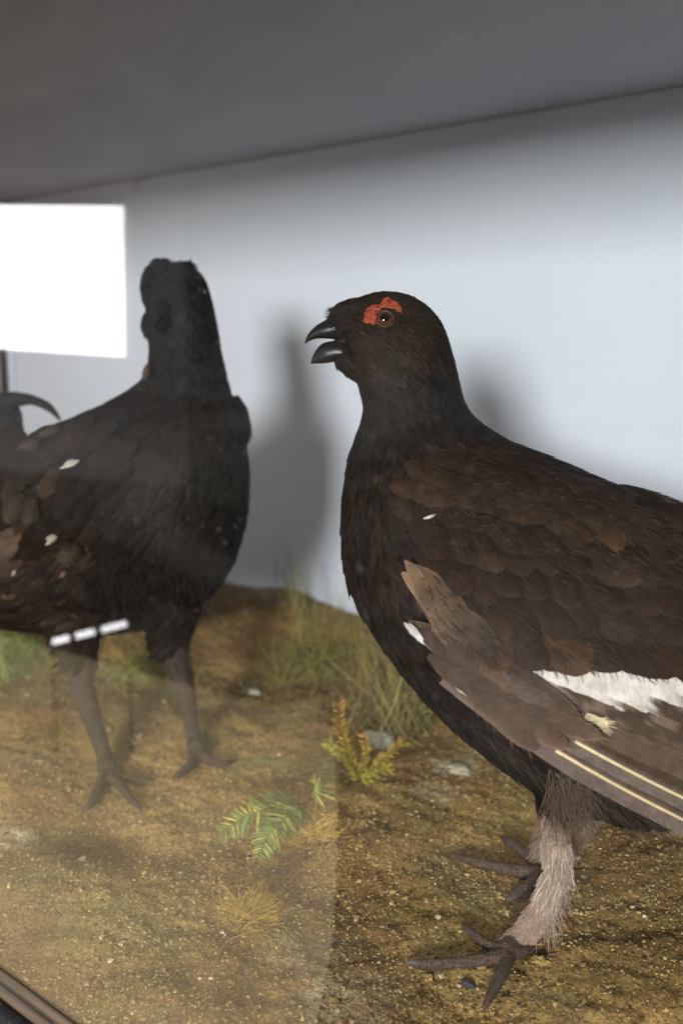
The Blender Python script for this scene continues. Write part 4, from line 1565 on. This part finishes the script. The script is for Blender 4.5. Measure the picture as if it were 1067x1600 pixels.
# single dry stem lying on the sand
a_ = [np.array([q[0], q[1], gz(q) + .002]) for q in (G(335, 1518), G(345, 1490), G(362, 1472), G(388, 1462))]
v, f = tube_vf(a_, [.0003, .0004, .0004, .0002], 5, 5)
tag(mesh_obj("dry_grass", v, f, M_LEAF, None, np.tile(np.array((.36, .25, .12)), (len(v), 1)), org=a_[0]), "single thin dry stem curved over the sand below the straw tuft", "dry grass")


def rock(px, py, s, col, label, name="small_stone", flat=.6):
    q = G(px, py)
    v0, f0 = ico(3)
    k = 1 + .5 * vnoise(v0[:, 0] * 2.2 + px, v0[:, 1] * 2.2 + v0[:, 2], 5) + .3 * vnoise(v0[:, 0] * 5 + py, v0[:, 2] * 5 + v0[:, 1], 6)
    v = v0 * k[:, None] * s * np.array([1.2, .9, flat])
    c = np.array(col) * (.85 + .4 * (vnoise(v0[:, 0] * 6, v0[:, 1] * 6 + v0[:, 2] * 3, 9) + .3))[:, None]
    p = np.array([q[0], q[1], gz(q) + s * flat * .3])
    tag(mesh_obj(name, v + p, f0, M_STONE, None, c, org=p), label, "stone")


rock(592, 1150, .013, (.34, .33, .25), "pale grey-green stone among grass behind the orange sprig")
rock(397, 1075, .006, (.52, .50, .36), "small cream stone to the left of the mossy grass")
rock(718, 1205, .009, (.42, .38, .27), "flat cream stone below the breast of the open-beaked grouse", flat=.35)
rock(685, 1437, .0022, (.5, .38, .26), "tiny pinkish pebble to the left of the near foot's rear claw")
rock(732, 1538, .0035, (.05, .05, .055), "dark slate pebble beneath the near foot's long toe")
rock(845, 1503, .0045, (.32, .22, .08), "ochre pebble just behind the near foot")
rock(748, 1512, .0038, (.28, .16, .06), "brown pebble tucked under the near foot's long toe")

# ------------------------------------------------------------------ the room that the glass mirrors
def mquad(name, px_list, t, matl, parent=None, thick=.03, org=None):
    """flat board facing the glass; its outline is where the glass shows its mirror image"""
    pts = [mir(P(x, y, t)) for x, y in px_list]
    n = nz(np.cross(pts[1] - pts[0], pts[2] - pts[0]))
    tog = nz(np.array([-.3, YG, .3]) - pts[0])
    if n @ tog > 0: n = -n
    back = [p + n * thick for p in pts]
    k = len(pts)
    F = [tuple(range(k)), tuple(range(k, 2 * k))[::-1]] + [(i, k + i, k + (i + 1) % k, (i + 1) % k) for i in range(k)]
    return mesh_obj(name, pts + back, F, matl, parent, smooth=False, org=org)


M_WIN = emit_mat("daylight_pane", (1.0, 0.99, 0.97), 11.0)
TW = 2.0
wp = mir(P(60, 440, TW))
win = thing("room_window", "bright white window mirrored in the glass above the upright grouse's tail", "window", wp)
mquad("window_pane", [(-210, 318), (191, 321), (194, 556), (-210, 530)], TW, M_WIN, win, .01)
mquad("window_frame", [(191.5, 300), (199, 300), (202, 580), (194.5, 580)], TW + .01, M_DIMWALL, win, .04)
rw = mquad("room_wall", [(-500, 255), (283, 262), (292, 760), (-500, 690)], TW + 1.2, M_DIMWALL, None, .05, org=wp)
rw["kind"] = "structure"
mirror_dark = mquad("reflection_darkener", [(-420, 830), (300, 850), (300, 1120), (-420, 1120)], 3.6, M_DARKWOOD, None, .3, org=mir(P(0, 1000, 3.6)))  # added out of view so the glass reflects darkness here
tag(mirror_dark, "added dark board that keeps the mirror image dark below the window", "added board")
M_TUBE = emit_mat("lamp_tube", (1.0, .98, 1.0), 9.0)
lp = thing("tube_lamp", "slim white lamp of three lit segments mirrored under the upright grouse", "lamp", mir(P(140, 988, 1.85)))
for x0, y0, x1, y1 in ((84, 1003, 107, 997), (120, 994, 147, 987), (160, 984, 197, 974.5)):
    v, f = tube_vf([mir(P(x0, y0, 1.85)), mir(P(x1, y1, 1.85))], [.0058, .0058], 10, 2)
    mesh_obj("lamp_segment", v, f, M_TUBE, lp)
v, f = tube_vf([mir(P(78, 1006, 1.86)) - 0, mir(P(204, 973, 1.86))], [.004, .004], 8, 2)
mesh_obj("lamp_bar", v, f, M_DARKWOOD, lp)
for x_, y_ in ((82, 1005), (200, 974)):
    q = mir(P(x_, y_, 1.86))
    v, f = tube_vf([q, np.array([q[0], q[1], -.4])], [.003, .003], 8, 2)
    mesh_obj("lamp_leg", v, f, M_DARKWOOD, lp)
# cream table beside the visitor
tz = -.4
tab = thing("room_table", "cream table top in the room, mirrored over the lower left sand", "table", mir(G(300, 1300, tz)))
tp = [mir(G(-380, 892, tz)), mir(G(500, 1125, tz)), mir(G(519, 1136, tz)), mir(G(525, 1160, tz)), mir(G(527, 1330, tz)), mir(G(518, 1450, tz)), mir(G(496, 1560, tz)), mir(G(465, 1660, tz)), mir(G(-380, 1660, tz))]
tp = [np.array([p[0], min(p[1], YG - .032), p[2]]) for p in tp]
k = len(tp)
mesh_obj("tabletop", tp + [p - np.array([0, 0, .025]) for p in tp], [tuple(range(k)), tuple(range(k, 2 * k))[::-1]] + [(i, k + i, k + (i + 1) % k, (i + 1) % k) for i in range(k)], M_TABLE, tab, smooth=False)

# ------------------------------------------------------------------ light
w = bpy.data.worlds.new("World")
scene.world = w
w.use_nodes = True
bg = w.node_tree.nodes["Background"]
bg.inputs[0].default_value = (0.85, 0.93, 1.0, 1)
bg.inputs[1].default_value = 0.04


def area(name, loc, target, sx, sy, power, col):
    l = bpy.data.lights.new(name, "AREA")
    l.shape = "RECTANGLE"
    l.size, l.size_y = sx, sy
    l.energy = power
    l.color = col
    o = bpy.data.objects.new(name, l)
    COL.objects.link(o)
    o.location = Vector(loc)
    d = Vector(target) - Vector(loc)
    o.rotation_euler = d.to_track_quat("-Z", "Y").to_euler()
    return o


area("daylight_from_door", (.85, -2.0, .68), (-.55, .75, .32), .42, .42, 139, (1.0, .985, .96))
area("added_room_fill", (-.95, -.42, 1.22), (-.80, .0, 0), .35, .35, 12.5, (1.0, .93, .82))  # added unseen lamp, brightens the mirrored tabletop and the front sand

# ------------------------------------------------------------------ camera
cd = bpy.data.cameras.new("camera")
cd.sensor_fit = "HORIZONTAL"
cd.sensor_width = 24.0
cd.lens = 24.0 * FPX / IW
cd.clip_start = .01
cd.clip_end = 60
cd.dof.use_dof = True
cd.dof.focus_distance = .60
cd.dof.aperture_fstop = 5.6
co = bpy.data.objects.new("camera", cd)
COL.objects.link(co)
M = Matrix.Identity(4)
for i in range(3):
    M[i][0], M[i][1], M[i][2], M[i][3] = RGT[i], UPV[i], -FWD[i], EYE[i]
co.matrix_world = M
scene.camera = co

scene.render.engine = "CYCLES"
scene.cycles.max_bounces = 10
scene.cycles.diffuse_bounces = 5
scene.cycles.transparent_max_bounces = 16
scene.cycles.use_denoising = True
scene.cycles.sample_clamp_indirect = 6.0
vs = scene.view_settings
vs.view_transform = "Standard"
vs.look = "None"
vs.exposure = 0
vs.gamma = 1
vs.use_curve_mapping = False
